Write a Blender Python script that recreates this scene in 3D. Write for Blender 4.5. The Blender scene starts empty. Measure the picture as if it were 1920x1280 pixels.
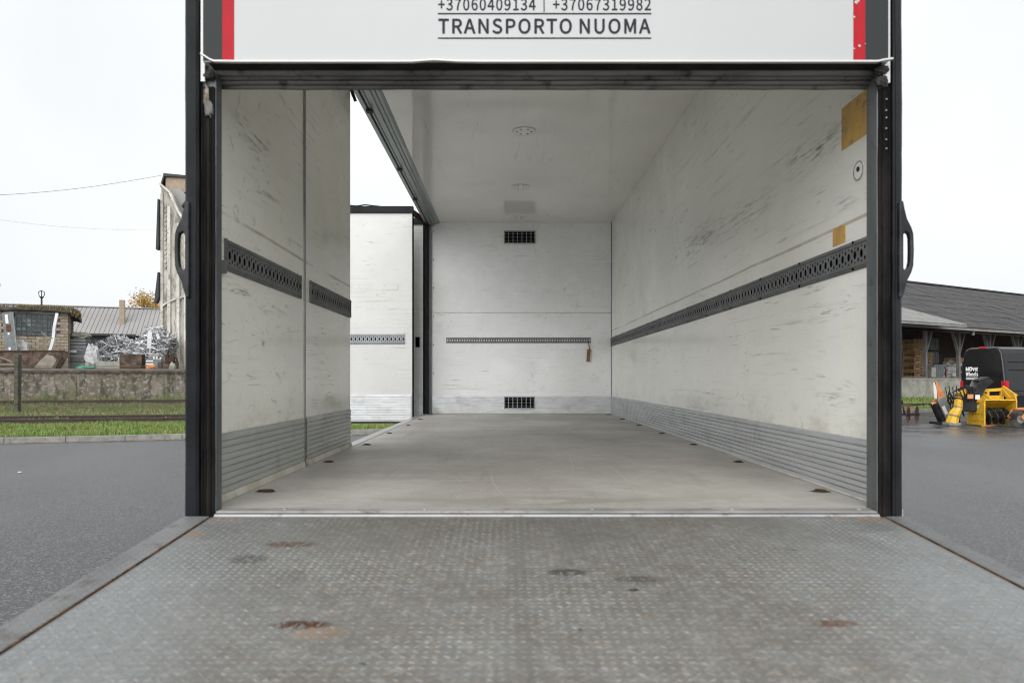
import bpy, math, random
from mathutils import Vector, Matrix, noise
from mathutils.geometry import tessellate_polygon
random.seed(7)
R = math.radians
C = bpy.context.scene.collection
SC = bpy.context.scene

# ------------------------------------------------------------------ camera, sky, sun, exposure
CZ = 1.65                                    # camera height above the asphalt
cam_d = bpy.data.cameras.new('camera'); cam = bpy.data.objects.new('camera', cam_d); C.objects.link(cam)
cam.location = (0, 0, CZ); cam.rotation_euler = (R(90), 0, 0)
cam_d.sensor_width = 36; cam_d.lens = 24; cam_d.shift_x = 7/1920; cam_d.shift_y = 69/1920
cam_d.clip_start = 0.05; cam_d.clip_end = 2000
cam_d.dof.use_dof = True; cam_d.dof.focus_distance = 11.0; cam_d.dof.aperture_fstop = 4.0
SC.camera = cam

SUN_EL, SUN_AZ = R(34), R(194)               # azimuth clockwise from +Y: behind the camera, to the left
w = bpy.data.worlds.new('World'); SC.world = w; w.use_nodes = True
nt = w.node_tree; nt.nodes.clear()
wo = nt.nodes.new('ShaderNodeOutputWorld'); bg = nt.nodes.new('ShaderNodeBackground')
sky = nt.nodes.new('ShaderNodeTexSky'); sky.sky_type = 'NISHITA'; sky.sun_disc = False
sky.sun_elevation = SUN_EL; sky.sun_rotation = SUN_AZ; sky.dust_density = 6; sky.air_density = 1.0
hs = nt.nodes.new('ShaderNodeHueSaturation'); hs.inputs['Saturation'].default_value = 0.12
mx = nt.nodes.new('ShaderNodeMix'); mx.data_type = 'RGBA'; mx.inputs[0].default_value = 0.88
tc = nt.nodes.new('ShaderNodeTexCoord'); nz = nt.nodes.new('ShaderNodeTexNoise')
nz.inputs['Scale'].default_value = 2.2; nz.inputs['Detail'].default_value = 4
rp = nt.nodes.new('ShaderNodeValToRGB')      # even, high overcast with faint cloud structure
rp.color_ramp.elements[0].position = 0.3; rp.color_ramp.elements[0].color = (5.1, 5.3, 5.48, 1)
rp.color_ramp.elements[1].position = 0.7; rp.color_ramp.elements[1].color = (6.0, 6.17, 6.3, 1)
nt.links.new(tc.outputs['Generated'], nz.inputs['Vector']); nt.links.new(nz.outputs['Fac'], rp.inputs['Fac'])
nt.links.new(sky.outputs[0], hs.inputs['Color']); nt.links.new(hs.outputs[0], mx.inputs[6])
nt.links.new(rp.outputs[0], mx.inputs[7]); nt.links.new(mx.outputs[2], bg.inputs['Color'])
bg.inputs['Strength'].default_value = 0.1; nt.links.new(bg.outputs[0], wo.inputs['Surface'])

sd = bpy.data.lights.new('sun', 'SUN'); sd.energy = 1.5; sd.angle = R(75); sd.color = (1, 0.97, 0.93)
so = bpy.data.objects.new('sun', sd); C.objects.link(so)
sv = Vector((math.sin(SUN_AZ)*math.cos(SUN_EL), math.cos(SUN_AZ)*math.cos(SUN_EL), math.sin(SUN_EL)))
so.rotation_euler = sv.to_track_quat('Z', 'Y').to_euler(); so.location = sv*60
SC.view_settings.view_transform = 'Standard'; SC.view_settings.look = 'None'
SC.view_settings.gamma = 1.0; SC.view_settings.use_curve_mapping = False
SC.view_settings.exposure = 0.88
try:
    SC.cycles.max_bounces = 14; SC.cycles.diffuse_bounces = 8; SC.cycles.glossy_bounces = 5
    SC.cycles.use_denoising = True; SC.cycles.sample_clamp_indirect = 6
    SC.cycles.blur_glossy = 0.3; SC.cycles.filter_width = 1.1
except Exception: pass

# ------------------------------------------------------------------ helpers
def P(px, py, d):                            # a photograph pixel at depth d
    return Vector(((px-953)/1280*d, d, CZ+(709-py)/1280*d))

class MB:
    def __init__(s): s.v = []; s.f = []; s.mi = []
    def add(s, vs, fs, m=0):
        b = len(s.v); s.v += [tuple(p) for p in vs]; s.f += [tuple(i+b for i in f) for f in fs]; s.mi += [m]*len(fs); return s
    def box(s, x0, x1, y0, y1, z0, z1, m=0, M=None):
        vs = [Vector((x, y, z)) for z in (z0, z1) for y in (y0, y1) for x in (x0, x1)]
        if M: vs = [M @ p for p in vs]
        return s.add(vs, [(0,2,3,1),(4,5,7,6),(0,1,5,4),(2,6,7,3),(0,4,6,2),(1,3,7,5)], m)
    def bar(s, a, b, wx, wy, m=0, up=(0,0,1)):           # square bar from a to b
        a, b = Vector(a), Vector(b); d = (b-a).normalized(); u = Vector(up)
        if abs(d.dot(u)) > 0.95: u = Vector((1,0,0))
        p = d.cross(u).normalized()*wx/2; q = p.cross(d).normalized()*wy/2
        vs = [a-p-q, a+p-q, a+p+q, a-p+q, b-p-q, b+p-q, b+p+q, b-p+q]
        return s.add(vs, [(3,2,1,0),(4,5,6,7),(0,1,5,4),(1,2,6,5),(2,3,7,6),(3,0,4,7)], m)
    def tube(s, pts, r, n=8, m=0, caps=True):
        pts = [Vector(p) for p in pts]; rs = r if isinstance(r, (list, tuple)) else [r]*len(pts); rings = []
        for i, p in enumerate(pts):
            d = (pts[min(i+1, len(pts)-1)]-pts[max(i-1, 0)]).normalized()
            u = Vector((0,0,1)) if abs(d.z) < 0.9 else Vector((1,0,0))
            a = d.cross(u).normalized(); b = a.cross(d)
            rings.append([p+(a*math.cos(t)+b*math.sin(t))*rs[i] for t in [2*math.pi*k/n for k in range(n)]])
        vs = [q for rg in rings for q in rg]; fs = []
        for i in range(len(pts)-1):
            for k in range(n): fs.append((i*n+k, i*n+(k+1)%n, (i+1)*n+(k+1)%n, (i+1)*n+k))
        if caps: fs.append(tuple(range(n-1, -1, -1))); fs.append(tuple((len(pts)-1)*n+k for k in range(n)))
        return s.add(vs, fs, m)
    def extr(s, poly, axis, a, b, m=0, holes=()):          # polygon in the two other axes, extruded a..b along axis
        def mk(p, t):
            return {'x': (t, p[0], p[1]), 'y': (p[0], t, p[1]), 'z': (p[0], p[1], t)}[axis]
        loops = [list(poly)]+[list(h) for h in holes]; flat = [p for l in loops for p in l]; n = len(flat)
        tris = tessellate_polygon([[Vector((p[0], p[1], 0)) for p in l] for l in loops])
        vs = [mk(p, a) for p in flat]+[mk(p, b) for p in flat]
        fs = [tuple(t) for t in tris]+[tuple(i+n for i in reversed(t)) for t in tris]; o = 0
        for l in loops:
            k = len(l)
            for i in range(k): fs.append((o+i, o+(i+1)%k, n+o+(i+1)%k, n+o+i))
            o += k
        return s.add(vs, fs, m)
    def extrz(s, poly, z0, z1, n, amp, seed, m=0):
        k = len(poly); vs = []
        for i in range(n+1):
            z = z0+(z1-z0)*i/n
            for j, p in enumerate(poly): vs.append((p[0]+amp*noise.noise(Vector((seed, z*4, j*.15)))+amp*.5*noise.noise(Vector((seed, z*17, j*.4))), p[1]+amp*noise.noise(Vector((seed+9, z*6, j*.3))), z))
        return s.add(vs, [(i*k+j, i*k+(j+1)%k, (i+1)*k+(j+1)%k, (i+1)*k+j) for i in range(n) for j in range(k)]+[tuple(range(k)), tuple(n*k+j for j in range(k))], m)
    def disc(s, c, r, axis, t, n=16, m=0):
        c = Vector(c); pl = [(math.cos(2*math.pi*k/n)*r, math.sin(2*math.pi*k/n)*r) for k in range(n)]
        i = 'xyz'.index(axis); o = [c[j] for j in range(3) if j != i]
        return s.extr([(p[0]+o[0], p[1]+o[1]) for p in pl], axis, c[i]-t/2, c[i]+t/2, m)
    def mesh(s, name, mats, smooth=False):
        me = bpy.data.meshes.new(name); me.from_pydata(s.v, [], s.f)
        for m in (mats if isinstance(mats, (list, tuple)) else [mats]): me.materials.append(M[m])
        if len(me.materials) > 1:
            me.polygons.foreach_set('material_index', s.mi)
        if smooth: me.polygons.foreach_set('use_smooth', [True]*len(s.f))
        me.validate(); me.update(); return me
    def build(s, name, mats, parent=None, smooth=False, bevel=0, fix=True):
        me = s.mesh(name, mats, smooth)
        if fix:
            import bmesh
            bm = bmesh.new(); bm.from_mesh(me); bmesh.ops.recalc_face_normals(bm, faces=bm.faces); bm.to_mesh(me); bm.free()
        return link(name, me, parent, bevel)

def link(name, me, parent=None, bevel=0):
    o = bpy.data.objects.new(name, me); C.objects.link(o); o.parent = parent
    if bevel:
        b = o.modifiers.new('bevel', 'BEVEL'); b.width = bevel; b.segments = 2; b.limit_method = 'ANGLE'; b.harden_normals = False
    return o
def tag(o, label=None, cat=None, group=None, kind=None):
    for k, v in (('label', label), ('category', cat), ('group', group), ('kind', kind)):
        if v: o[k] = v
    return o
def empty(name, loc=(0,0,0), rz=0, **kw):
    o = bpy.data.objects.new(name, None); C.objects.link(o); o.location = loc; o.rotation_euler = (0, 0, rz); o.empty_display_size = .1
    return tag(o, **kw)

# ------------------------------------------------------------------ materials
M = {}
class NT:
    def __init__(s, name):
        s.m = bpy.data.materials.new(name); s.m.use_nodes = True; s.t = s.m.node_tree; M[name] = s.m
        s.b = s.t.nodes['Principled BSDF']; s.geo = s.n('ShaderNodeNewGeometry'); s.tc = s.n('ShaderNodeTexCoord')
        s.pos = s.geo.outputs['Position']
    def n(s, t, **kw):
        x = s.t.nodes.new(t)
        for k, v in kw.items(): setattr(x, k, v)
        return x
    def l(s, a, b): s.t.links.new(a, b)
    def put(s, inp, v):
        if hasattr(v, 'is_linked') or isinstance(v, bpy.types.NodeSocket): s.l(v, inp)
        else: inp.default_value = v if not (isinstance(v, tuple) and len(v) == 3 and inp.type == 'RGBA') else (*v, 1)
    def math(s, op, a, b=0.0, c=0.0, clamp=False):
        x = s.n('ShaderNodeMath', operation=op, use_clamp=clamp)
        for i, v in enumerate((a, b, c)): s.put(x.inputs[i], v)
        return x.outputs[0]
    def vec(s, scale=(1,1,1), rot=(0,0,0), loc=(0,0,0), src=None):
        x = s.n('ShaderNodeMapping'); s.l(src or s.pos, x.inputs[0])
        x.inputs['Scale'].default_value = scale; x.inputs['Rotation'].default_value = rot; x.inputs['Location'].default_value = loc
        return x.outputs[0]
    def noise(s, v, scale, detail=4, rough=.6, dist=0.0):
        x = s.n('ShaderNodeTexNoise'); s.l(v, x.inputs['Vector']); x.inputs['Scale'].default_value = scale
        x.inputs['Detail'].default_value = detail; x.inputs['Roughness'].default_value = rough; x.inputs['Distortion'].default_value = dist
        return x.outputs['Fac']
    def voro(s, v, scale, out='Distance', feature='F1'):
        x = s.n('ShaderNodeTexVoronoi', feature=feature); s.l(v, x.inputs['Vector']); x.inputs['Scale'].default_value = scale
        return x.outputs[out]
    def ramp(s, f, lo, hi, a=0.0, b=1.0):
        x = s.n('ShaderNodeMapRange', interpolation_type='SMOOTHSTEP'); s.put(x.inputs[0], f)
        x.inputs[1].default_value = lo; x.inputs[2].default_value = hi; x.inputs[3].default_value = a; x.inputs[4].default_value = b
        return x.outputs[0]
    def mix(s, f, a, b, mode='MIX'):
        x = s.n('ShaderNodeMix', data_type='RGBA', blend_type=mode); s.put(x.inputs[0], f); s.put(x.inputs[6], a); s.put(x.inputs[7], b)
        return x.outputs[2]
    def xyz(s, v=None):
        x = s.n('ShaderNodeSeparateXYZ'); s.l(v or s.pos, x.inputs[0]); return x.outputs
    def bump(s, h, strength=.3, dist=.01):
        x = s.n('ShaderNodeBump'); s.l(h, x.inputs['Height']); x.inputs['Strength'].default_value = strength; x.inputs['Distance'].default_value = dist
        s.l(x.outputs[0], s.b.inputs['Normal'])
    def set(s, col, rough=.5, metal=0.0, spec=None):
        s.put(s.b.inputs['Base Color'], col); s.put(s.b.inputs['Roughness'], rough); s.put(s.b.inputs['Metallic'], metal)
        if spec is not None: s.b.inputs['Specular IOR Level'].default_value = spec
        return s.m
    def ell(s, c, r, soft=.5, axes='xyz'):               # soft ellipsoid mask at a world place
        x = s.n('ShaderNodeVectorMath', operation='SUBTRACT'); s.l(s.pos, x.inputs[0]); x.inputs[1].default_value = c
        y = s.n('ShaderNodeVectorMath', operation='DIVIDE'); s.l(x.outputs[0], y.inputs[0]); y.inputs[1].default_value = r
        z = s.n('ShaderNodeVectorMath', operation='LENGTH'); s.l(y.outputs[0], z.inputs[0])
        return s.ramp(z.outputs['Value'], 1-soft, 1, 1, 0)

def simple(name, col, rough=.5, metal=0.0, col2=None, scale=3, detail=5, lo=.35, hi=.65, bump=0, bscale=40, spec=None, obj=False, dark=None, stretch=(1,1,1)):
    t = NT(name); v = t.vec(stretch, src=t.tc.outputs['Object'] if obj else None); c = col
    if col2: c = t.mix(t.ramp(t.noise(v, scale, detail), lo, hi), col, col2)
    if dark:
        c = t.mix(t.ramp(t.noise(t.vec(loc=(3,7,1), src=t.tc.outputs['Object'] if obj else None), scale*2.7, 6, .7), .52, .72), c, dark)
    if bump: t.bump(t.noise(v, bscale, 5), bump, .02)
    t.set(c, rough, metal, spec); return t

FZ = CZ-.472                                 # box floor
Z = lambda r: CZ+r                           # height relative to the camera

def gel(name, base, along='y', line=True, extra=None, rough=.13, scr=1.0):
    """white glass-fibre wall: glossy coat, length-wise scratches, scuffs, grime"""
    t = NT(name)
    a = (6, .55, 42) if along == 'y' else (.7, 6, 60)
    s1 = t.noise(t.vec((a[0]*1.2, a[1]*1.6, a[2]*.8)), 1.0, 6, .72, .25)
    s2 = t.noise(t.vec((a[0]*2.3, a[1]*4.5, a[2]*1.5), loc=(5, 3, 9)), 1.0, 5, .7, .5)
    s3 = t.noise(t.vec((11, 11, 15), loc=(2, 2, 7)), 1.0, 5, .7, .8)
    big = t.noise(t.vec((.5,.5,.5), loc=(9,2,5)), 1.3, 3)
    gate = t.noise(t.vec((.9,.9,1.3), loc=(1.3,4,2)), 1.2, 4, .65)
    xy = t.xyz()
    fine = t.noise(t.vec((3, 140, 22) if along == 'y' else (140, 3, 22)), 1.0, 3)
    col = t.mix(t.ramp(t.noise(t.vec(), .9, 5), .35, .7), base, tuple(c*.91 for c in base))
    col = t.mix(t.math('MULTIPLY', t.ramp(fine, .45, .7), .10), col, (.55,.55,.5))
    m1 = t.math('MULTIPLY', t.ramp(s1, .55, .68), t.ramp(gate, .42, .60))
    m2 = t.math('MULTIPLY', t.ramp(s2, .60, .69), t.ramp(gate, .40, .62))
    col = t.mix(t.math('MULTIPLY', m1, .45*scr), col, (.30,.275,.24))
    col = t.mix(t.math('MULTIPLY', m2, .7*scr), col, (.12,.11,.10))
    m3 = t.math('MULTIPLY', t.ramp(s3, .58, .70), t.ramp(big, .42, .6))
    col = t.mix(t.math('MULTIPLY', m3, .45*scr), col, (.22,.20,.17))
    col = t.mix(t.math('MULTIPLY', t.ramp(big, .5, .72), .16), col, (.52,.50,.45))
    sp = t.ramp(t.voro(t.vec((7,7,9)), 1.0), .02, .045, 1, 0)
    col = t.mix(t.math('MULTIPLY', t.math('MULTIPLY', sp, t.ramp(gate, .5, .55)), .7), col, (.1,.09,.08))
    if line:                                  # brown rub line a hand above the lashing rail
        dz = t.math('ABSOLUTE', t.math('SUBTRACT', t.math('ADD', xy[2], t.math('MULTIPLY', t.noise(t.vec((1,1.5,1)), 1, 2), .02)), Z(.642)))
        ml = t.math('MULTIPLY', t.ramp(dz, .003, .011, 1, 0), t.ramp(t.noise(t.vec((2,1.1,2)), 1.6, 5), .28, .52))
        col = t.mix(t.math('MULTIPLY', ml, .65), col, (.30,.21,.11))
        low = t.math('MULTIPLY', t.ramp(xy[2], FZ+.24, FZ+.46, 1, 0), t.ramp(t.noise(t.vec((1,2,4)), 2.0, 6, .7), .45, .7))
        col = t.mix(t.math('MULTIPLY', low, .35), col, (.36,.31,.23))
    if extra: col = extra(t, col)
    t.set(col, t.ramp(t.noise(t.vec(), 2.5, 5), .3, .75, rough*.8, rough*2.1), 0, .5)
    t.bump(t.noise(t.vec((1,.25,1)), 7, 2), .05, .01)
    return t

def smear(t, col):
    st = t.noise(t.vec((8, 4.2, 46), rot=(R(-9),0,0)), 1.0, 6, .7)
    for c, r, k in (((1.383, 3.12, Z(1.03)), (1, .42, .11), .85), ((1.383, 2.85, Z(.72)), (1, .22, .05), .5), ((1.383, 5.0, Z(1.0)), (1, 1.2, .16), .5),
                    ((1.383, 3.9, Z(.95)), (1, .5, .12), .5), ((1.383, 2.95, Z(.28)), (1, .35, .05), .6), ((1.383, 2.9, Z(-.09)), (1, .25, .04), .7)):
        m = t.math('MULTIPLY', t.ell(c, r, .9), t.ramp(st, .5, .6)); col = t.mix(t.math('MULTIPLY', m, k), col, (.14,.125,.11))
    wipe = t.math('MULTIPLY', t.ell((1.383, 2.85, Z(.3)), (1, .16, .45), .6), t.ramp(t.noise(t.vec((1,9,1.2)), 1.2, 4), .45, .6))
    return t.mix(t.math('MULTIPLY', wipe, .6), col, (.86,.87,.86))
def smear_l(t, col):
    st = t.noise(t.vec((8, 4.2, 46), rot=(R(5),0,0), loc=(2,8,1)), 1.0, 6, .7)
    for c, r, k in (((-1.095, 2.95, Z(1.05)), (1, .3, .09), .8), ((-1.095, 2.8, Z(.36)), (1, .16, .035), .85), ((-1.095, 3.2, Z(.31)), (1, .25, .03), .7),
                    ((-1.095, 3.1, Z(.85)), (1, .25, .05), .5), ((-1.095, 3.05, Z(.17)), (1, .03, .05), .9), ((-1.095, 4.3, Z(.6)), (1, .3, .06), .5)):
        m = t.math('MULTIPLY', t.ell(c, r, .9), t.ramp(st, .5, .6)); col = t.mix(t.math('MULTIPLY', m, k), col, (.14,.125,.11))
    return col
gel('gel_right', (.905,.903,.845), 'y', True, smear)
gel('gel_left', (.925,.912,.835), 'y', True, smear_l)
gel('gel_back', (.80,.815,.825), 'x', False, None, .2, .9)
gel('gel_ceiling', (.92,.903,.845), 'y', False, None, .06, .25)
gel('gel_folded', (.60,.608,.60), 'x', False, None, .2, .9)
simple('truck_white', (.62,.62,.61), .3, col2=(.56,.56,.55), scale=1.5)
simple('flap_white', (.42,.435,.44), .3, col2=(.405,.42,.425), scale=1.2)
simple('flap_grey', (.03,.034,.035), .5, spec=.15)
simple('flap_red', (.40,.012,.022), .5, col2=(.36,.012,.02), scale=14, spec=.15)
simple('ink', (.03,.032,.04), .6, spec=.1)
simple('rubber', (.012,.012,.013), .6, spec=.25, col2=(.028,.027,.027), scale=9, bump=.15, bscale=60, dark=(.05,.045,.04))
simple('rubber_worn', (.075,.074,.072), .6, spec=.3, col2=(.15,.147,.14), scale=5, bump=.2, bscale=40, dark=(.02,.02,.02), stretch=(.4,1,1))
simple('rubber_blue', (.005,.0065,.0085), .5, spec=.15, col2=(.011,.013,.016), scale=6, bump=.1, bscale=30)
simple('rubber_brown', (.009,.0085,.008), .75, spec=.15, col2=(.024,.0215,.02), scale=7, bump=.3, bscale=50, stretch=(1,1,.5))
simple('steel_frame', (.09,.098,.105), .5, .4, col2=(.14,.15,.155), scale=6, dark=(.07,.07,.075), stretch=(1,1,.2))
simple('foam', (.34,.31,.26), .9, col2=(.13,.11,.09), scale=22, bump=.6, bscale=50)
simple('handle_black', (.012,.013,.015), .45, spec=.25, col2=(.032,.034,.038), scale=12)
simple('rail_grey', (.12,.128,.13), .55, .15, col2=(.17,.18,.18), scale=7, dark=(.085,.085,.085))
simple('rail_light', (.22,.235,.25), .45, .4, col2=(.28,.3,.31), scale=7)
simple('slot_dark', (.004,.004,.0045), .9, spec=0)  # near-black; also carries the shade inside rail slots and vents
simple('alu_rail', (.27,.30,.29), .38, .55, col2=(.36,.39,.38), scale=4, stretch=(1,.15,1))
simple('alu_bright', (.48,.49,.50), .35, .7, col2=(.42,.42,.42), scale=5, dark=(.2,.18,.16), stretch=(.7,1,1))
simple('amber_tape', (.66,.38,.055), .4, col2=(.48,.27,.05), scale=9, dark=(.16,.10,.04), stretch=(1,1,.5))
simple('rust', (.075,.042,.026), .85, spec=.2, col2=(.04,.026,.018), scale=14, bump=.5, bscale=60)
simple('rust_bright', (.16,.08,.036), .85, spec=.2, col2=(.05,.03,.02), scale=25, bump=.5, bscale=60)
simple('foam_white', (.58,.565,.51), .6, col2=(.46,.43,.36), scale=6, dark=(.30,.2,.13))
simple('sill_grey', (.25,.245,.235), .5, .2, col2=(.38,.37,.36), scale=6, dark=(.14,.12,.10), stretch=(.6,1,1))
simple('lift_side', (.115,.12,.122), .55, .2, col2=(.18,.185,.185), scale=5, dark=(.10,.09,.08), stretch=(1,.4,1))
simple('tag_brown', (.22,.125,.035), .6, col2=(.13,.07,.025), scale=18)

def kick(name, c1, c2):                       # ribbed aluminium kick plate
    t = NT(name); n1 = t.noise(t.vec((6,1.2,30)), 1, 5, .65); n2 = t.noise(t.vec(), 3.5, 6, .7)
    col = t.mix(t.ramp(n1, .4, .62), c1, c2); col = t.mix(t.ramp(n2, .5, .75), col, tuple(x*.8 for x in c1))
    t.set(col, t.ramp(n2, .3, .7, .3, .5), .45); return t
kick('kick_alu', (.52,.535,.545), (.60,.62,.635)); kick('kick_alu_grey', (.47,.49,.475), (.54,.56,.545))

# box floor
t = NT('box_floor'); xy = t.xyz()
g1 = t.noise(t.vec((.9,9,1)), 1.2, 6, .7); g2 = t.noise(t.vec((7,.8,1), loc=(4,1,0)), 1.0, 6, .7); g3 = t.noise(t.vec(), 1.1, 6, .6)
col = t.mix(t.ramp(g3, .35, .68), (.45,.435,.405), (.345,.332,.306))
col = t.mix(t.math('MULTIPLY', t.ramp(g1, .52, .66), .4), col, (.53,.515,.49)); col = t.mix(t.math('MULTIPLY', t.ramp(g2, .56, .68), .45), col, (.24,.225,.20))
col = t.mix(t.math('MULTIPLY', t.ramp(t.noise(t.vec((2.4,5,1), loc=(9,2,0)), 1.4, 6, .75), .58, .70), .45), col, (.21,.195,.175))
pud = t.math('MULTIPLY', t.ell((.1, 2.62, FZ), (1.2, .16, 1), .8), t.ramp(t.noise(t.vec((2.5,7,1)), 1.1, 3), .45, .56))
col = t.mix(t.math('MULTIPLY', pud, .65), col, (.21,.20,.175))
edge = t.math('MAXIMUM', t.ramp(xy[0], 1.15, 1.39, 0, 1), t.ramp(xy[0], -1.1, -.95, 1, 0))
col = t.mix(t.math('MULTIPLY', t.math('MULTIPLY', edge, t.ramp(t.noise(t.vec(), 5, 5), .35, .65)), .5), col, (.60,.59,.57))
f1_ = t.ramp(t.noise(t.vec((1,1.6,1)), 13, 7, .8), .42, .62); col = t.mix(t.math('MULTIPLY', f1_, .3), col, (.25,.232,.205)); f2_ = t.ramp(t.noise(t.vec((1,2,1), loc=(5,5,5)), 45, 4, .8), .5, .66); col = t.mix(t.math('MULTIPLY', f2_, .3), col, (.56,.54,.50)); f3_ = t.ramp(t.noise(t.vec((.35,.2,1), loc=(2,7,5)), 2.2, 6, .7), .48, .62); col = t.mix(t.math('MULTIPLY', f3_, .35), col, (.27,.25,.22))
chk = t.n('ShaderNodeTexChecker'); t.l(t.vec((1,1,0)), chk.inputs[0]); chk.inputs['Scale'].default_value = 62
col = t.mix(t.math('MULTIPLY', chk.outputs['Fac'], .05), col, (.2,.19,.17))
t.set(col, t.ramp(g3, .3, .7, .42, .62), 0, .4); t.bump(t.noise(t.vec((40,40,1)), 1.5, 3), .12, .004)

# tail lift plate: galvanised, tread ribs as geometry, rust where the zinc is gone
LY0, LS, LZ0 = 2.40, .0813, Z(-.4865)         # hinge depth, slope, height at the hinge
def on_lift(px, py):                          # where a photograph pixel meets the sloping platform
    k = (709-py)/1280; d = (LZ0-CZ-LS*LY0)/(k-LS); return P(px, py, d)
def liftmat(name, k_=1.0):
    t = NT(name); n1 = t.noise(t.vec(), 1.6, 6, .65); n2 = t.noise(t.vec((1,1,1), loc=(3,3,3)), 9, 6, .7); n3 = t.noise(t.vec(), 42, 4, .7); xy = t.xyz()
    col = t.mix(t.ramp(n1, .32, .7), tuple(k_*x for x in (.185,.171,.150)), tuple(k_*x for x in (.245,.233,.212)))
    col = t.mix(t.math('MULTIPLY', t.ramp(n2, .42, .62), .55), col, (.20,.21,.205)); col = t.mix(t.math('MULTIPLY', t.ramp(n3, .5, .65), .5), col, (.36,.36,.35))
    mo_ = t.ramp(t.noise(t.vec(loc=(4,8,1)), 19, 6, .8), .44, .62); col = t.mix(t.math('MULTIPLY', mo_, .32), col, (.13,.12,.105)); m2_ = t.ramp(t.noise(t.vec(loc=(1,3,8)), 33, 5, .8), .52, .64); col = t.mix(t.math('MULTIPLY', m2_, .35), col, (.36,.345,.32))
    side = t.math('MAXIMUM', t.ramp(xy[0], .55, 1.2, 0, 1), t.ramp(xy[0], -.95, -.4, 1, 0))
    col = t.mix(t.math('MULTIPLY', side, .55), col, (.245,.27,.285))
    warm = t.ramp(t.noise(t.vec(loc=(8,1,4)), 30, 5, .8), .56, .70); col = t.mix(t.math('MULTIPLY', warm, .5), col, (.36,.26,.18)); cool = t.ramp(t.noise(t.vec(loc=(2,9,4)), 34, 5, .8), .54, .68); col = t.mix(t.math('MULTIPLY', cool, .55), col, (.20,.235,.25)); gr_ = t.ramp(t.noise(t.vec(loc=(6,6,1)), 75, 4, .85), .5, .7); col = t.mix(t.math('MULTIPLY', gr_, .55), col, (.10,.098,.09))
    for px, py, rx, ry, c, k in ((545,1020,.10,.035,(.10,.055,.03),.95), (465,1048,.07,.05,(.06,.06,.055),.75), (565,1171,.085,.03,(.07,.032,.017),1), (600,1186,.09,.04,(.30,.2,.12),.5),
                                 (1560,1168,.075,.022,(.13,.065,.035),.95), (1065,1072,.07,.035,(.05,.045,.04),.85), (1188,1105,.02,.012,(.03,.03,.03),.9), (1195,1085,.08,.03,(.07,.065,.06),.7),
                                 (685,1243,.018,.008,(.05,.05,.045),.9), (1485,1030,.025,.006,(.05,.05,.045),.9), (365,1000,.06,.03,(.33,.16,.06),.6), (1635,972,.16,.03,(.36,.19,.08),.7), (420,975,.12,.02,(.33,.2,.1),.5),
                                 (790,975,.3,.012,(.16,.13,.10),.6), (1300,978,.4,.018,(.30,.24,.17),.45), (790,1013,.025,.008,(.2,.11,.06),.7), (1090,1180,.01,.01,(.06,.04,.05),.9)):
        p = on_lift(px, py); m = t.math('MULTIPLY', t.ell(p, (rx, ry, .2), .5), t.ramp(t.noise(t.vec((1.6,.7,1), rot=(0,0,R(25))), 48, 3, .75), .40, .50)); col = t.mix(t.math('MULTIPLY', m, k), col, c)
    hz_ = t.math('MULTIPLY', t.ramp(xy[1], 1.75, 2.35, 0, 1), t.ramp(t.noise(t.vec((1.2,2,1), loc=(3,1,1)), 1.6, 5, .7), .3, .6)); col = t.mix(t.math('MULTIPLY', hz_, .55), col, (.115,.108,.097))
    dk = t.ramp(t.noise(t.vec((1,.5,1), loc=(7,2,1)), 4.5, 6, .75), .5, .66); col = t.mix(t.math('MULTIPLY', dk, .25), col, (.12,.116,.108))
    band = t.math('MULTIPLY', t.ramp(t.math('ABSOLUTE', t.math('SUBTRACT', xy[0], .03)), .0, .06, 1, 0), .35); col = t.mix(band, col, (.14,.135,.125))
    t.set(col, t.ramp(n2, .3, .7, .45, .68), .25); t.bump(n3, .35, .005); return t
liftmat('lift_steel', .86); liftmat('lift_rib', .86)

# asphalt
t = NT('asphalt'); v = t.vec((1,1,0)); xy = t.xyz()
n1 = t.noise(v, .22, 5); n2 = t.noise(v, 2.5, 6, .7); a1 = t.voro(v, 75, 'Color'); gl = t.n('ShaderNodeSeparateColor'); t.l(a1, gl.inputs[0]); nf = t.noise(v, 160, 2, .7)
col = t.mix(t.ramp(n1, .35, .65), (.042,.044,.047), (.056,.058,.061)); col = t.mix(t.math('MULTIPLY', t.ramp(n2, .5, .7), .4), col, (.036,.037,.04))
col = t.mix(t.ramp(gl.outputs[0], .66, .92), col, (.18,.185,.193)); col = t.mix(t.math('MULTIPLY', t.ramp(nf, .48, .62), .55), col, (.105,.108,.113)); col = t.mix(t.math('MULTIPLY', t.ramp(gl.outputs[1], .7, .92), .8), col, (.014,.014,.016))
big = t.noise(t.vec((.5,.12,0), loc=(3,1,0)), 1.0, 5, .6); col = t.mix(t.math('MULTIPLY', t.ramp(big, .42, .66), .4), col, (.10,.103,.107)); oil = t.ramp(t.noise(t.vec((1,1,0), loc=(1,5,0)), .8, 6, .75), .60, .70); col = t.mix(t.math('MULTIPLY', oil, .5), col, (.035,.036,.04))
wet = t.math('MULTIPLY', t.math('MULTIPLY', t.ramp(xy[0], 8, 13, 0, 1), t.ramp(xy[1], 16, 21, 0, 1)), t.ramp(t.noise(t.vec((.35,.5,0)), 1.3, 4), .36, .56))
col = t.mix(t.math('MULTIPLY', wet, .45), col, (.03,.03,.032))
rb = t.n('ShaderNodeMix'); t.l(wet, rb.inputs[0]); rb.inputs[2].default_value = .42; rb.inputs[3].default_value = .2
t.set(col, rb.outputs[0], 0, .55)
bp = t.n('ShaderNodeBump'); t.l(t.voro(v, 95), bp.inputs['Height']); bp.inputs['Distance'].default_value = .006
t.l(t.math('SUBTRACT', .6, t.math('MULTIPLY', wet, .3)), bp.inputs['Strength']); t.l(bp.outputs[0], t.b.inputs['Normal'])

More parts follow.
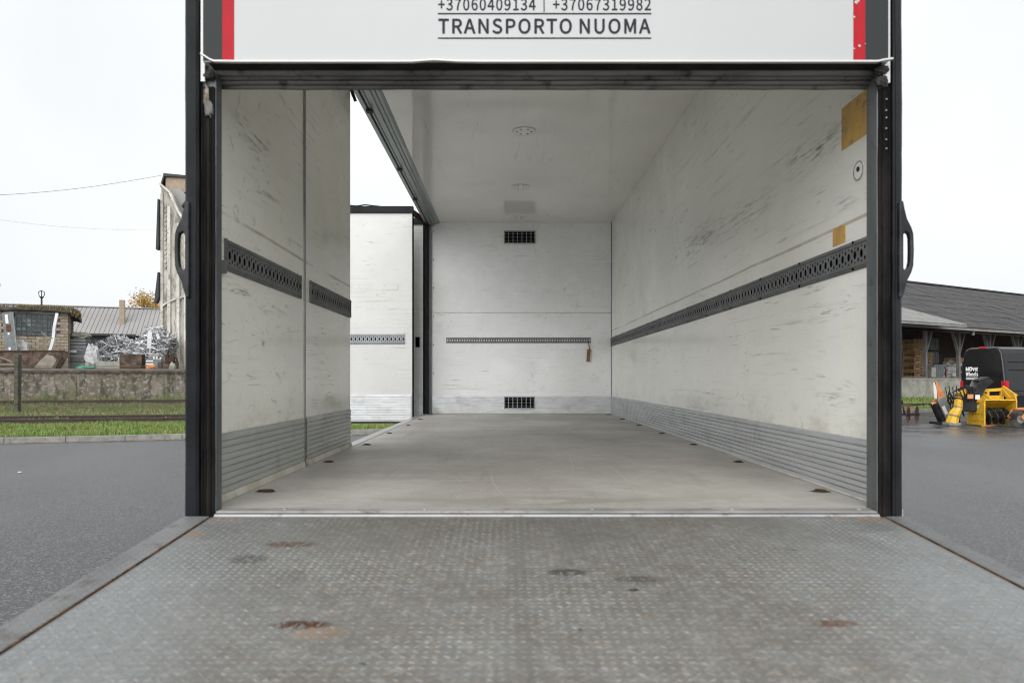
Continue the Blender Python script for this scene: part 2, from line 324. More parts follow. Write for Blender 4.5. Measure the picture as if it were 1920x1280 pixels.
simple('kerb_stone', (.26,.255,.24), .9, col2=(.19,.185,.17), scale=4, dark=(.11,.115,.085), bump=.4, bscale=60)
simple('soil_grass', (.06,.075,.03), .95, col2=(.10,.085,.05), scale=1.5, bump=.5, bscale=20)
t = NT('grass_green'); n1 = t.noise(t.vec(), .9, 4); n2 = t.noise(t.vec(), 14, 2)
col = t.mix(t.ramp(n1, .35, .65), (.115,.225,.035), (.19,.24,.055)); col = t.mix(t.math('MULTIPLY', t.ramp(n2, .45, .65), .7), col, (.27,.27,.11)); t.set(col, .6)
t = NT('grass_dry'); n1 = t.noise(t.vec(), .7, 4); n2 = t.noise(t.vec(), 9, 2)
col = t.mix(t.ramp(n1, .4, .6), (.11,.18,.035), (.20,.20,.07)); col = t.mix(t.math('MULTIPLY', t.ramp(n2, .45, .65), .7), col, (.28,.25,.13)); t.set(col, .7)
simple('rail_rust', (.055,.035,.026), .7, col2=(.03,.022,.019), scale=9)
# old concrete of the loading platforms
t = NT('old_concrete'); n1 = t.noise(t.vec((1,1,1)), .8, 6, .7); n2 = t.noise(t.vec((1,1,.35)), 2.2, 6, .75); n3 = t.noise(t.vec(), 7, 5, .7); xy = t.xyz()
col = t.mix(t.ramp(n1, .38, .62), (.13,.108,.08), (.235,.21,.175)); col = t.mix(t.ramp(n2, .46, .60), col, (.055,.05,.04)); col = t.mix(t.math('MULTIPLY', t.ramp(n3, .52, .60), .8), col, (.36,.345,.315))
moss = t.math('MULTIPLY', t.ramp(t.noise(t.vec(loc=(5,5,5)), 1.4, 6, .7), .48, .62), t.ramp(xy[2], .5, 1.9, 1, .3)); col = t.mix(t.math('MULTIPLY', moss, .8), col, (.075,.085,.025))
t.set(col, .92); t.bump(n3, .5, .05)
simple('platform_top', (.19,.175,.16), .9, col2=(.12,.115,.10), scale=1.5, bump=.3)
simple('concrete_light', (.33,.325,.29), .9, col2=(.22,.22,.18), scale=1.6, dark=(.16,.165,.12), bump=.3, bscale=25)
simple('concrete_post', (.10,.098,.075), .92, col2=(.05,.052,.038), scale=7, bump=.6, bscale=25)
simple('fence_wire', (.12,.11,.09), .6, .4)
simple('brick_a', (.36,.32,.255), .9, col2=(.27,.235,.185), scale=5, bump=.3, bscale=50)
simple('brick_b', (.30,.25,.19), .9, col2=(.40,.36,.29), scale=6, bump=.3, bscale=50)
simple('brick_c', (.23,.20,.16), .9, col2=(.33,.26,.19), scale=6, bump=.3, bscale=50)
simple('mortar', (.14,.13,.11), .95, col2=(.09,.085,.075), scale=4)
simple('moss_roof', (.10,.075,.035), .95, col2=(.22,.17,.06), scale=3, dark=(.045,.035,.022), bump=.8, bscale=14)
simple('roof_felt', (.05,.046,.042), .9, col2=(.08,.07,.06), scale=3)
simple('pane_dirty', (.05,.062,.065), .25, col2=(.085,.10,.10), scale=2.2, dark=(.17,.21,.21))
simple('frame_grey', (.06,.065,.068), .6, col2=(.1,.1,.1), scale=4)
simple('black_hole', (.006,.006,.007), .9)
simple('sheet_roof', (.30,.295,.29), .6, 0, col2=(.27,.265,.26), scale=.4, spec=.3)
simple('beige_brick', (.36,.285,.22), .9, col2=(.30,.24,.18), scale=5)
# weathered render on the tall white building
t = NT('old_render'); n1 = t.noise(t.vec((1,1,.25)), 1.1, 6, .7); n2 = t.noise(t.vec((2,2,.5)), 2.0, 6, .75); n3 = t.noise(t.vec(), .9, 5, .7)
col = t.mix(t.ramp(n1, .36, .64), (.52,.505,.465), (.36,.345,.31)); col = t.mix(t.math('MULTIPLY', t.ramp(n2, .48, .58), .8), col, (.19,.17,.14)); col = t.mix(t.math('MULTIPLY', t.ramp(n3, .58, .68), .8), col, (.27,.17,.11))
t.set(col, .92); t.bump(n2, .4, .05)
simple('render_band', (.64,.63,.59), .9, col2=(.44,.425,.38), scale=2, dark=(.15,.135,.11), stretch=(1,1,.4))
simple('dark_edge', (.03,.032,.034), .7)
simple('scrap_alu', (.72,.74,.77), .4, .25, col2=(.5,.51,.54), scale=6)
simple('scrap_dark', (.13,.135,.13), .6, .2, col2=(.17,.175,.17), scale=5)
simple('scrap_white', (.56,.57,.59), .5, col2=(.5,.5,.53), scale=3)
simple('bag_white', (.50,.50,.51), .75, col2=(.33,.33,.33), scale=4, bump=.5, bscale=9)
simple('sheet_green', (.10,.42,.27), .6, col2=(.06,.28,.17), scale=5)
simple('grey_board', (.15,.16,.165), .7, col2=(.24,.25,.255), scale=5, stretch=(.3,.3,3))
simple('rust_plate', (.05,.036,.029), .85, spec=.2, col2=(.135,.098,.078), scale=3.5, dark=(.022,.017,.014), bump=.3)
simple('peeled_paint', (.27,.26,.21), .85, col2=(.20,.18,.14), scale=3)
simple('old_wood', (.26,.235,.19), .85, col2=(.18,.16,.13), scale=6, stretch=(1,1,.2))
simple('grey_post_wood', (.21,.205,.195), .85, col2=(.14,.135,.13), scale=6, stretch=(1,1,.2))
simple('crate_wood', (.34,.22,.11), .8, col2=(.23,.15,.08), scale=5)
simple('dark_brick', (.05,.036,.032), .9, col2=(.08,.055,.045), scale=2, bump=.3)
simple('crate_grey', (.11,.125,.13), .7, col2=(.16,.18,.19), scale=6)
simple('bark', (.09,.07,.05), .9, col2=(.05,.04,.03), scale=9, bump=.6)
t = NT('leaf_autumn'); n1 = t.noise(t.vec(), .55, 3); n2 = t.noise(t.vec(), 4, 2)
t.set(t.mix(t.math('MULTIPLY', t.ramp(n2, .5, .7), .6), t.mix(t.ramp(n1, .4, .62), (.46,.25,.05), (.36,.25,.06)), (.20,.17,.05)), .7)
t = NT('asbestos'); oi = t.n('ShaderNodeObjectInfo'); n1 = t.noise(t.vec(), .8, 6, .7); n2 = t.noise(t.vec((1,1,1)), 3.2, 5, .7)
col = t.mix(t.ramp(n1, .36, .66), (.052,.052,.054), (.076,.076,.076)); col = t.mix(t.math('MULTIPLY', t.ramp(n2, .55, .7), .6), col, (.15,.149,.145))
col = t.mix(t.math('MULTIPLY', oi.outputs['Random'], .3), col, (.06,.06,.06)); t.set(col, .85)
simple('asbestos_light', (.24,.235,.23), .85, col2=(.17,.17,.165), scale=2)
t = NT('van_black'); t.set(t.mix(t.ramp(t.noise(t.vec(), 3, 5), .4, .7), (.005,.0055,.007), (.009,.0095,.011)), .14, 0, .35); t.b.inputs['Coat Weight'].default_value = .35; t.b.inputs['Coat Roughness'].default_value = .05
simple('van_trim', (.008,.008,.009), .6, spec=.2); simple('van_groove', (.003,.003,.003), .8)
t = NT('lamp_red'); t.set((.45,.008,.015), .12); simple('white_print', (.8,.8,.8), .4); simple('plate_white', (.6,.61,.6), .4)
simple('tyre', (.015,.015,.016), .8); simple('chrome', (.6,.6,.62), .15, 1.0)
simple('yellow_paint', (.70,.42,.02), .45, col2=(.56,.32,.02), scale=6, dark=(.16,.10,.035))
simple('orange_paint', (.60,.24,.09), .5, col2=(.5,.18,.06), scale=5, dark=(.30,.13,.07))
simple('black_paint', (.01,.0105,.012), .5, spec=.25, col2=(.025,.025,.027), scale=4)
simple('grey_paint', (.13,.135,.14), .5, col2=(.2,.205,.21), scale=4)
simple('auger_steel', (.045,.042,.04), .5, .5, col2=(.12,.11,.10), scale=8)
simple('bristle', (.30,.295,.27), .8, col2=(.17,.165,.15), scale=30)
simple('disc_rust', (.13,.055,.05), .7, col2=(.08,.035,.03), scale=6)
simple('sticker_white', (.62,.62,.6), .5)
simple('wire_black', (.03,.03,.03), .6)

# ------------------------------------------------------------------ ground
g = MB(); N = 400
g.add([(-600,-300,0),(600,-300,0),(600,900,0),(-600,900,0)], [(0,1,2,3)])
tag(g.build('asphalt_ground', 'asphalt'), 'grey asphalt yard around the truck', 'ground', kind='structure')

KP = [(-40,9.0),(-25,13.6),(-12.9,17.3),(-8.67,18.5),(-4.13,20.1),(8,26.0),(19.5,33.0),(32,39.6),(60,55)]
def kerb_y(x):
    for (a, b), (c, d) in zip(KP, KP[1:]):
        if a <= x <= c: return b+(d-b)*(x-a)/(c-a)
    return KP[-1][1]
def band(x, k):                               # far lines run flatter on the left than on the right
    left = k+.22*(x+20); s = .55
    right = {21.2:38.6, 22.7:40.1, 26.9:39.4, 31.3:41.0, 33.0:42.0}.get(k, 42)+s*(x-25.8)
    f = min(1, max(0, (x+2)/16)); return left*(1-f)+right*f
gr = MB(); rows = []
for x in [-60+i*1.5 for i in range(90)]:
    ky = kerb_y(max(-40, min(60, x)))+.13
    if x < -40: ky = 9.13+(x+40)*.3
    far = band(x, 33.0)
    rows.append([(x, ky, .125), (x, ky+(far-ky)*.3, .14), (x, ky+(far-ky)*.62, .26), (x, ky+(far-ky)*.9, .46), (x, far+.4, .5), (x, far+220, .5)])
k = len(rows[0])
gr.add([p for r in rows for p in r], [(i*k+j, (i+1)*k+j, (i+1)*k+j+1, i*k+j+1) for i in range(len(rows)-1) for j in range(k-1)])
verge = tag(gr.build('grass_verge', 'soil_grass'), 'grassy strip of ground between kerb and loading platforms', 'verge', kind='structure')

def ground_z(x, y):
    ky = kerb_y(x)+.13; far = band(x, 33.0); f = (y-ky)/(far-ky)
    for (a, za), (b, zb) in zip(((0,.125),(.3,.14),(.62,.26),(.9,.46)), ((.3,.14),(.62,.26),(.9,.46),(1.2,.5))):
        if f <= b: return za+(zb-za)*max(0, (f-a)/(b-a))
    return .5

kerb = empty('kerb', (0,0,0), kind='structure')
x = -26.0; ks = MB().box(-.5,.5,0,.16,-.05,.15); kme = None
while x < 34:
    x2 = x; L = 1.38
    ang = math.atan2(kerb_y(x+.5)-kerb_y(x), .5)
    if kme is None: kme = MB().box(.006, L-.006, 0, .15, -.05, .15).mesh('kerb_stone', 'kerb_stone')
    o = link('kerb_stone', kme, kerb, .012); o.location = (x, kerb_y(x), random.uniform(-.008,.004)); o.rotation_euler = (0, 0, ang)
    x += L*math.cos(ang)

def blades(name, mat, n, fx, h0, h1, wd, label, flat=0):
    m = MB()
    for _ in range(n):
        px, py = fx(); h = random.uniform(h0, h1)*(0.6+.8*noise.noise(Vector((px*.8, py*.8, 3)))+.3); a = random.uniform(0, 6.28)
        h = max(.03, h); z = ground_z(px, py); dx, dy = math.cos(a)*wd, math.sin(a)*wd; b = random.uniform(0, 6.28); ln = h*random.uniform(.1,.7); ex, ey = math.cos(b)*ln, math.sin(b)*ln
        m.add([(px-dx,py-dy,z-.01),(px+dx,py+dy,z-.01),(px+dx*.7+ex*.35,py+dy*.7+ey*.35,z+h*.6),(px-dx*.7+ex*.35,py-dy*.7+ey*.35,z+h*.6),(px+ex,py+ey,z+h)], [(0,1,2,3),(3,2,4)])
    return tag(m.build(name, mat, fix=False), label, 'grass', kind='stuff')
def reg(x0, x1, t0, t1):
    def f():
        x = random.uniform(x0, x1); a = kerb_y(x)+.16; b = band(x, 33.0); t_ = random.uniform(t0, t1); return x, a+(b-a)*t_
    return f
blades('grass', 'grass_green', 34000, reg(-20, -2.5, 0, .33), .05, .16, .012, 'short bright green grass between the kerb and the near rails')
blades('grass', 'grass_dry', 22000, reg(-27, -2.5, .36, 1.0), .05, .15, .014, 'yellowish rough grass behind the rails along the retaining wall')
blades('weeds', 'grass_dry', 3500, reg(-27, -2.5, .94, 1.02), .15, .45, .02, 'tall dry weeds along the foot of the left retaining wall')
blades('grass', 'grass_green', 9000, reg(17, 33, 0, .95), .07, .2, .02, 'green grass strip before the concrete platform of the shed')

lf = MB(); rl_ = random.Random(4)
for _ in range(420):
    x_ = rl_.uniform(-17,-3) if rl_.random() < .8 else rl_.uniform(17,30); y_ = kerb_y(x_)-abs(rl_.gauss(0,.22))-.02 if rl_.random() < .75 else kerb_y(x_)+rl_.uniform(.2,2.5); z_ = .006 if y_ < kerb_y(x_) else ground_z(x_, y_)+.05
    a = rl_.uniform(0,6.28); L = rl_.uniform(.025,.06); c_, s_ = math.cos(a)*L, math.sin(a)*L; t1 = rl_.uniform(-.01,.02)
    lf.add([(x_-c_,y_-s_,z_),(x_+s_*.5,y_-c_*.5,z_+t1+.004),(x_+c_,y_+s_,z_+.004),(x_-s_*.5,y_+c_*.5,z_+.012)], [(0,1,2,3)])
tag(lf.build('fallen_leaves', 'leaf_autumn', fix=False), 'scattered yellow autumn leaves along the kerb', 'leaves', kind='stuff')
# ------------------------------------------------------------------ railway tracks
def rail_mb(x0, x1, fn, zr):
    m = MB(); n = 30
    for i in range(n):
        xa, xb = x0+(x1-x0)*i/n, x0+(x1-x0)*(i+1)/n
        a, b = Vector((xa, fn(xa), zr(xa, fn(xa)))), Vector((xb, fn(xb), zr(xb, fn(xb))))
        m.bar(a+Vector((0,0,.02)), b+Vector((0,0,.02)), .14, .03); m.bar(a+Vector((0,0,.075)), b+Vector((0,0,.075)), .025, .09); m.bar(a+Vector((0,0,.135)), b+Vector((0,0,.135)), .07, .04)
    return m
tr = empty('railway_track', (-14, 22.6, .14), label='rusty railway track running through the grass behind the kerb', cat='track')
for k in (21.2, 22.75):
    o = rail_mb(-34, 2, lambda x, k=k: k+.22*(x+20), lambda x, y: ground_z(x, y)+.02).build('rail', 'rail_rust', tr); o.matrix_parent_inverse = Matrix.Translation((14, -22.6, -.14))
tag(rail_mb(-34, 2, lambda x: 31.3+.22*(x+20), lambda x, y: ground_z(x, y)+.03).build('railway_rail', 'rail_rust'), 'single rusty rail in dry grass along the foot of the retaining wall', 'rail')
tag(rail_mb(14, 40, lambda x: 38.0+.55*(x-25.8), lambda x, y: ground_z(x, y)+.05).build('railway_rail', 'rail_rust'), 'dark rail in the grass before the shed platform', 'rail')

# ------------------------------------------------------------------ the truck
truck = empty('box_truck', (0, 0, 0), label='white box truck seen from behind with open cargo box and tail lift', cat='truck')
XL, XR, YR, YB, ZC = -1.095, 1.383, 2.46, 9.15, Z(2.088)
def part(m, name, mat, parent=truck, **kw): return m.build(name, mat, parent, **kw)

part(MB().box(XL-.05, XR+.04, YR, YB+.05, FZ-.12, FZ), 'cargo_floor', 'box_floor')
part(MB().box(XR, XR+.044, 2.5, YB+.06, FZ+.001, ZC+.04), 'side_wall', 'gel_right')
part(MB().box(XR+.045, XR+.049, 2.5, YB+.06, FZ-.1, ZC+.1), 'outer_skin', 'truck_white')
part(MB().box(-.92, XR-.001, 2.5, YB+.06, ZC, ZC+.05), 'ceiling', 'gel_ceiling')
part(MB().box(XL-.05, XR+.048, 2.44, YB+.07, ZC+.052, ZC+.10), 'roof', 'truck_white')
zs = FZ+.879+.472-.0
bw = part(MB().box(XL+.05, XR-.002, YB, YB+.05, FZ+.002, zs-.0025), 'front_wall_board', 'gel_back')
part(MB().box(XL+.05, XR-.002, YB, YB+.05, zs+.0025, ZC-.001), 'front_wall_board', 'gel_back')
part(MB().box(XL, XR, YB+.052, YB+.058, FZ, ZC), 'front_wall_core', 'slot_dark')
part(MB().box(XR-.006, XR-.001, YB-.006, YB-.001, FZ, ZC), 'corner_joint', 'rubber')
for i in range(7):
    part(MB().disc((-1.0, YB-.003, FZ+.16+i*.38), .007, 'y', .006, 8), 'screw', 'slot_dark')

# kick plates: ribbed aluminium
def ribs(z0, z1, n, d, face, sgn):            # profile in (offset, z)
    pl = [(face, z0)]; h = (z1-z0)/n
    for i in range(n):
        a = z0+i*h
        pl += [(face+sgn*d, a+h*.04), (face+sgn*d, a+h*.74), (face+sgn*d*.08, a+h*.78), (face+sgn*d*.08, a+h*.97)]
    return pl+[(face, z1)]
def strip(pl, axis, a, b):
    m = MB(); mk = (lambda p, t: (p[0], t, p[1])) if axis == 'y' else (lambda p, t: (t, p[0], p[1]))
    n = len(pl); m.add([mk(p, a) for p in pl]+[mk(p, b) for p in pl], [(i, i+1, n+i+1, n+i) for i in range(n-1)]); return m
part(strip(ribs(FZ+.006, FZ+.236, 10, .011, XR-.001, -1), 'y', 2.5, YB-.008), 'kick_plate', 'kick_alu', fix=False)
part(strip(ribs(FZ+.006, FZ+.236, 10, .012, YB-.001, -1), 'x', XL+.075, XR-.008), 'kick_plate', 'kick_alu', fix=False)
part(MB().add([(XR-.018,2.5,FZ+.002),(XR-.006,2.5,FZ+.012),(XR-.018,YB,FZ+.002),(XR-.006,YB,FZ+.012)], [(0,2,3,1)]), 'edge_sealant', 'foam_white')

# lashing rails with real slots, their inner shade put into the colour
def oval(cx, cz, w_, h_, n=10):
    return [(cx+math.cos(2*math.pi*k/n)*w_/2, cz+math.sin(2*math.pi*k/n)*h_/2) for k in range(n)]
def rail_mesh(length, hgt, pitch, light=False, round_=False):   # local: x along, z up, front face at y=0 (towards -y), wall at y=.008
    m = MB(); nc = int(length/pitch); L = nc*pitch; hs_ = hgt*(.33 if not round_ else .5)
    if round_: cells = [((0, pitch, -hs_, hs_), oval(pitch/2, 0, pitch*.5, hgt*.36))]
    else:
        m1, m2 = hgt*.17, pitch*.32
        cells = [((m2, pitch, -m1, m1), oval(pitch*.66, 0, pitch*.44, hgt*.29))]
        for g_ in (-1, 1):
            lo, hi = sorted((g_*m1, g_*hs_)); cells.append(((m2, pitch, lo, hi), oval(pitch*.66, g_*hgt*.245, pitch*.2, hgt*.07, 6)))
            lo, hi = sorted((0, g_*hs_)); cells.append(((0, m2, lo, hi), oval(m2*.5, g_*hgt*.175, pitch*.25, hgt*.15, 6)))
    for (x0, x1, z0, z1), h in cells:
        outer = [(x0,z0),(x1,z0),(x1,z1),(x0,z1)]; flat = outer+h
        tris = [tuple(t_) for t_ in tessellate_polygon([[Vector((*p,0)) for p in l] for l in (outer, h)])]; k = len(h)
        for i in range(nc):
            m.add([(p[0]+i*pitch, 0, p[1]) for p in flat], tris)
            m.add([(p[0]+i*pitch, 0, p[1]) for p in h]+[(p[0]+i*pitch, .006, p[1]) for p in h], [(j,(j+1)%k,k+(j+1)%k,k+j) for j in range(k)], 0 if round_ else 1)  # slot walls coloured near-black as the shade of a deep hollow
    if not round_:
        for s in (-1, 1):
            pr = [(0, s*hs_), (-.006, s*(hs_+.004)), (-.006, s*(hs_+hgt*.06)), (-.001, s*(hs_+hgt*.08)), (-.001, s*(hgt*.5-.006)), (.004, s*hgt*.5), (.009, s*hgt*.5)]
            n = len(pr); m.add([(0,)+p for p in pr]+[(L,)+p for p in pr], [(j, j+1, n+j+1, n+j) for j in range(n-1)])
    for xx in (0, L): m.box(xx-.0015, xx+.0015, -.004, .008, -hgt/2, hgt/2)
    return m, L
def put_rail(parent, loc, rz, length, hgt, pitch, mat='rail_grey', round_=False, shade_sheet=True, name='lashing_rail'):
    m, L = rail_mesh(length, hgt, pitch, round_=round_); o = m.build(name, [mat, 'slot_dark'], parent, fix=False); o.location = loc; o.rotation_euler = (0,0,rz)
    if shade_sheet:
        b = MB().box(.002, L-.002, .0062, .0078, -hgt*.45, hgt*.45).build('slot_shade_sheet', 'slot_dark', o)  # added dark sheet: shade of the hollow behind the slots
    return o
ZR = Z(.487)
put_rail(truck, (XR-.0085, YB-.01, ZR), R(-90), YB-.01-2.5, .118, .05)          # right wall, faces -x
put_rail(truck, (-.829, YB-.0085, Z(.508)), 0, 1.96, .072, .0327, 'rail_grey', True, False)

# vents
def vent(x0, x1, z0, z1):
    f = MB(); g_ = .014 if z0 < CZ else 0; y0, y1 = YB-.014-g_, YB-.001; b = .014
    f.box(x0,x1,y0,y1,z1-b,z1).box(x0,x1,y0,y1,z0,z0+b).box(x0,x0+b,y0,y1,z0+b,z1-b).box(x1-b,x1,y0,y1,z0+b,z1-b)
    vo = f.build('vent', 'rail_light', truck)
    MB().box(x0+b,x1-b,YB-.004-g_,YB-.002-g_,z0+b,z1-b).build('vent_shade_sheet', 'slot_dark', vo)  # flat dark sheet stands in for the shaded cavity behind the bars
    for i in range(1, 7): xx = x0+(x1-x0)*i/7; MB().box(xx-.0045,xx+.0045,YB-.013-g_,YB-.006-g_,z0+b,z1-b).build('vent_bar', 'rail_light', vo)
    for i in range(1, 4): zz = z0+(z1-z0)*i/4; MB().box(x0+b,x1-b,YB-.0125-g_,YB-.0065-g_,zz-.0025,zz+.0025).build('vent_bar', 'rail_grey', vo)
    for sx in (x0+.007, x1-.007):
        for sz in (z0+.007, z1-.007): MB().disc((sx, y0-.002, sz), .004, 'y', .004, 6).build('screw', 'slot_dark', vo)
vent(-.057, .364, Z(1.801), Z(1.973)); vent(-.057, .357, Z(-.407), Z(-.243))

# ceiling mounting plates
for y in (4.26, 5.77, 7.44, 8.85):
    cp = part(MB().disc((.135, y, ZC-.003), .10, 'z', .006, 28), 'ceiling_plate', 'gel_ceiling')
    rg = MB().tube([(.135+math.cos(a)*.098, y+math.sin(a)*.098, ZC-.004) for a in [2*math.pi*k/28 for k in range(29)]], .0025, 5, caps=False); rg.build('plate_rim', 'rail_grey', cp)
    for k in range(6):
        a = k*math.pi/3; MB().disc((.135+math.cos(a)*.06, y+math.sin(a)*.06, ZC-.007), .008, 'z', .004, 8).build('bolt', 'rail_grey', cp)

# left roof rail (aluminium profile over the side opening)
pr = [(-.915, ZC-.001), (-.935, ZC-.018), (-.955, ZC-.018), (-.962, ZC-.030), (-.985, ZC-.030), (-.99, ZC-.045), (-1.03, ZC-.045), (-1.035, ZC-.058), (-1.075, ZC-.058), (-1.08, ZC-.05), (-1.10, ZC-.05), (-1.12, ZC+.04), (-.915, ZC+.04)]
part(MB().extr(pr, 'y', 2.5, YB+.05), 'roof_rail', 'alu_rail')
part(MB().tube([(-1.056, 2.5, ZC-.060), (-1.056, YB-.03, ZC-.060)], .008, 8), 'roof_rail_seal', 'rubber')
for y in (5.15, 6.6, 7.7): part(MB().box(-1.075, -1.03, y, y+.05, ZC-.074, ZC-.055), 'seal_clip', 'rubber')

# front left pillar
fp = part(MB().box(-1.104, -1.06, 8.98, YB+.04, FZ-.1, ZC-.05), 'corner_pillar', 'rubber_blue', bevel=.004)
MB().box(-1.058, -1.03, 9.06, YB-.002, FZ, ZC-.03).build('pillar_flange', 'steel_frame', fp)
for i in range(11): MB().disc((-1.082, 8.978, FZ+.1+i*.235), .007, 'y', .006, 8).build('rivet', 'slot_dark', fp)

# closed side doors on the left
def side_door(y0, y1, rail, first):
    d = MB().box(XL-.045, XL, y0, y1, FZ+.012, ZC-.052).build('side_door', 'gel_left', truck)
    strip(ribs(FZ+.035, FZ+.262, 9, .0075, XL+.001, 1), 'y', y0+.012, y1-.012).build('kick_plate', 'kick_alu_grey', d, fix=False)
    MB().add([(XL+.001, y0, FZ+.03), (XL+.008, y0, FZ+.03), (XL+.014, y0, FZ+.002), (XL+.001, y1, FZ+.03), (XL+.008, y1, FZ+.03), (XL+.014, y1, FZ+.002)], [(0,1,4,3),(1,2,5,4)]).build('bottom_strip', 'foam_white', d)
    m, L = rail_mesh(rail[1]-rail[0], .122, .05); o = m.build('lashing_rail', ['rail_grey', 'slot_dark'], d, fix=False); o.location = (XL+.0085, rail[0], Z(.478)); o.rotation_euler = (0,0,R(90))
    MB().box(XL+.001, XL+.0026, rail[0]+.002, rail[0]+L-.002, Z(.478)-.055, Z(.478)+.055).build('slot_shade_sheet', 'slot_dark', d)  # added dark sheet behind the door rail, for the shade in its slots
    return d
d1 = side_door(2.54, 3.648, (2.63, 3.58), True); d2 = side_door(3.672, 4.73, (3.757, 4.71), False)
part(MB().box(XL-.03, XL+.006, 3.648, 3.672, FZ+.004, ZC-.05), 'door_joint', 'alu_rail')
part(MB().box(XL-.02, XL+.0075, 3.658, 3.662, FZ+.005, ZC-.051), 'door_joint_seal', 'rail_grey')
hk = MB().box(XL-.02, XL+.012, 4.70, 4.735, Z(2.0), Z(2.05)).bar((XL+.002, 4.73, Z(2.02)), (XL+.02, 4.74, Z(1.955)), .02, .02).bar((XL+.012, 4.73, Z(1.99)), (XL+.035, 4.735, Z(1.92)), .012, .02)
hk.build('latch_hook', 'rust', d2)
part(MB().box(XL+.0, XL+.018, 2.60, 2.615, Z(.40), Z(.45)), 'rail_stop', 'rail_grey')
# floor edge profile along the open side
part(MB().box(XL-.055, XL+.02, 4.74, YB-.1, FZ-.03, FZ+.004), 'floor_edge', 'alu_bright')

# folded side doors standing outside at the front of the opening
def folded(x0, x1, y, tilt, z0, z1, name_rail=True):
    e = MB().box(x0, x1, 0, .042, z0, z1).build('side_door', 'gel_folded', truck); e.location = (0, y, 0)
    strip(ribs(z0+.02, z0+.34, 10, .012, -.001, -1), 'x', x0+.01, x1-.012).build('kick_plate', 'kick_alu', e, fix=False)
    MB().box(x0, x1+.012, -.006, .05, z0-.022, z0-.001).build('bottom_seal', 'rubber', e)
    MB().box(x1, x1+.012, -.008, .05, z0-.01, z1+.01).build('edge_profile', 'slot_dark', e)
    MB().box(x0, x1+.012, -.02, .06, z1, z1+.085).build('top_seal', 'rubber_blue', e)
    return e
f1 = folded(-2.27, -1.205, 8.57, 0, Z(-.542), Z(2.07)); f1.rotation_euler = (0,0,0)
put_rail(f1, (-2.25, -.0085, Z(.492)), 0, .96, .125, .05, 'rail_light')
MB().tube([(-2.25, 0, Z(2.19)), (-1.9, 0, Z(2.16)), (-1.8, 0, Z(2.175)), (-1.6, .02, Z(2.158))], .008, 6).build('loose_seal', 'rubber', f1)
for i in range(8): MB().disc((-1.199, -.011, Z(-.4)+i*.34), .006, 'y', .004, 8).build('rivet', 'slot_dark', f1)
f2 = folded(-2.2, -1.125, 9.02, 0, Z(-.53), Z(2.03))
MB().box(-1.225, -1.17, -.008, -.001, Z(.41), Z(.545)).build('latch_recess', 'slot_dark', f2)
part(MB().bar((-1.21, 8.60, Z(2.085)), (-1.07, 9.03, Z(2.05)), .05, .05).bar((-1.21, 8.60, Z(2.12)), (-1.09, 9.03, Z(2.10)), .02, .02), 'hinge_arm', 'rust', bevel=.004)

# rear corner posts
def rear_post(s, xo, xi, xm):                 # outer edge, reveal face, seal boundary
    zb, zt = Z(-.49), Z(2.72)
    o = MB().box(min(xi, xm), max(xi, xm), 2.425, 2.497 if s > 0 else 2.475, zb, zt).build('rear_post', 'steel_frame', truck, bevel=.004)
    a, b = sorted((xm, xo))
    # ribbed rubber between reveal and outer profile
    n = 3; m = MB()
    pl = [(xi+s*.005, 2.46)]
    wd = abs(xm-xi)
    for i in range(5):
        q = xi+s*(.003+(wd-.003)*(i+.5)/5); pl += [(q-s*wd*.09, 2.416), (q, 2.408 if i != 2 else 2.418), (q+s*wd*.08, 2.416), (q+s*wd*.1, 2.424)]
    pl += [(xm, 2.46)]
    m.extrz(pl, zb, Z(1.03), 60, .0016, 3+s).build('rubber_seal', 'rubber_brown', o)
    q = [(xm, 2.47), (xm, 2.402), (xm+s*.006, 2.398), (xm+s*.012, 2.404), (xo-s*.010, 2.398), (xo, 2.408), (xo, 2.50)]
    MB().extrz(q, zb-.005, zt, 90, .0018, 7+s).build('edge_profile', 'rubber_blue', o)
    return o
pl_ = rear_post(-1, -1.139, -1.037, -1.088); pr_ = rear_post(1, 1.388, 1.309, 1.352)
# white painted strips and crumbled foam where the seals have broken away at the top corners
MB().box(-1.083, -1.069, 2.404, 2.412, Z(1.045), Z(2.7)).build('edge_strip', 'truck_white', pl_)
MB().box(1.322, 1.345, 2.404, 2.412, Z(1.04), Z(2.7)).build('edge_strip', 'truck_white', pr_)
def lump(c, sx, sy, sz, seed, n=10):
    m = MB(); vs = []; 
    for i in range(n+1):
        for j in range(n):
            th = math.pi*i/n; ph = 2*math.pi*j/n; d = Vector((math.sin(th)*math.cos(ph), math.sin(th)*math.sin(ph), math.cos(th)))
            r = 1+.45*noise.noise(d*2.2+Vector((seed, seed*2, 0)))
            vs.append((c[0]+d.x*sx*r, c[1]+d.y*sy*r, c[2]+d.z*sz*r))
    return m.add(vs, [(i*n+j, i*n+(j+1)%n, (i+1)*n+(j+1)%n, (i+1)*n+j) for i in range(n) for j in range(n)])
lump((-1.068, 2.415, Z(.99)), .011, .007, .045, 3).build('torn_foam', 'foam', pl_)
lump((-1.056, 2.41, Z(.95)), .016, .009, .028, 9).build('torn_foam', 'rubber_worn', pl_)
lump((1.316, 2.408, Z(1.045)), .022, .012, .022, 5).build('torn_seal', 'rubber', pr_)
lump((1.316, 2.404, Z(1.085)), .024, .012, .016, 8).build('torn_seal', 'rubber', pr_)
lump((-1.055, 2.41, Z(1.07)), .022, .012, .016, 6).build('torn_seal', 'rubber', pl_)
for i in range(6): MB().disc((1.331+random.uniform(-.001,.001), 2.405, Z(.985)-i*.034-random.uniform(0,.01)), .0026, 'y', .006, 8).build('rivet', 'rail_light', pr_)

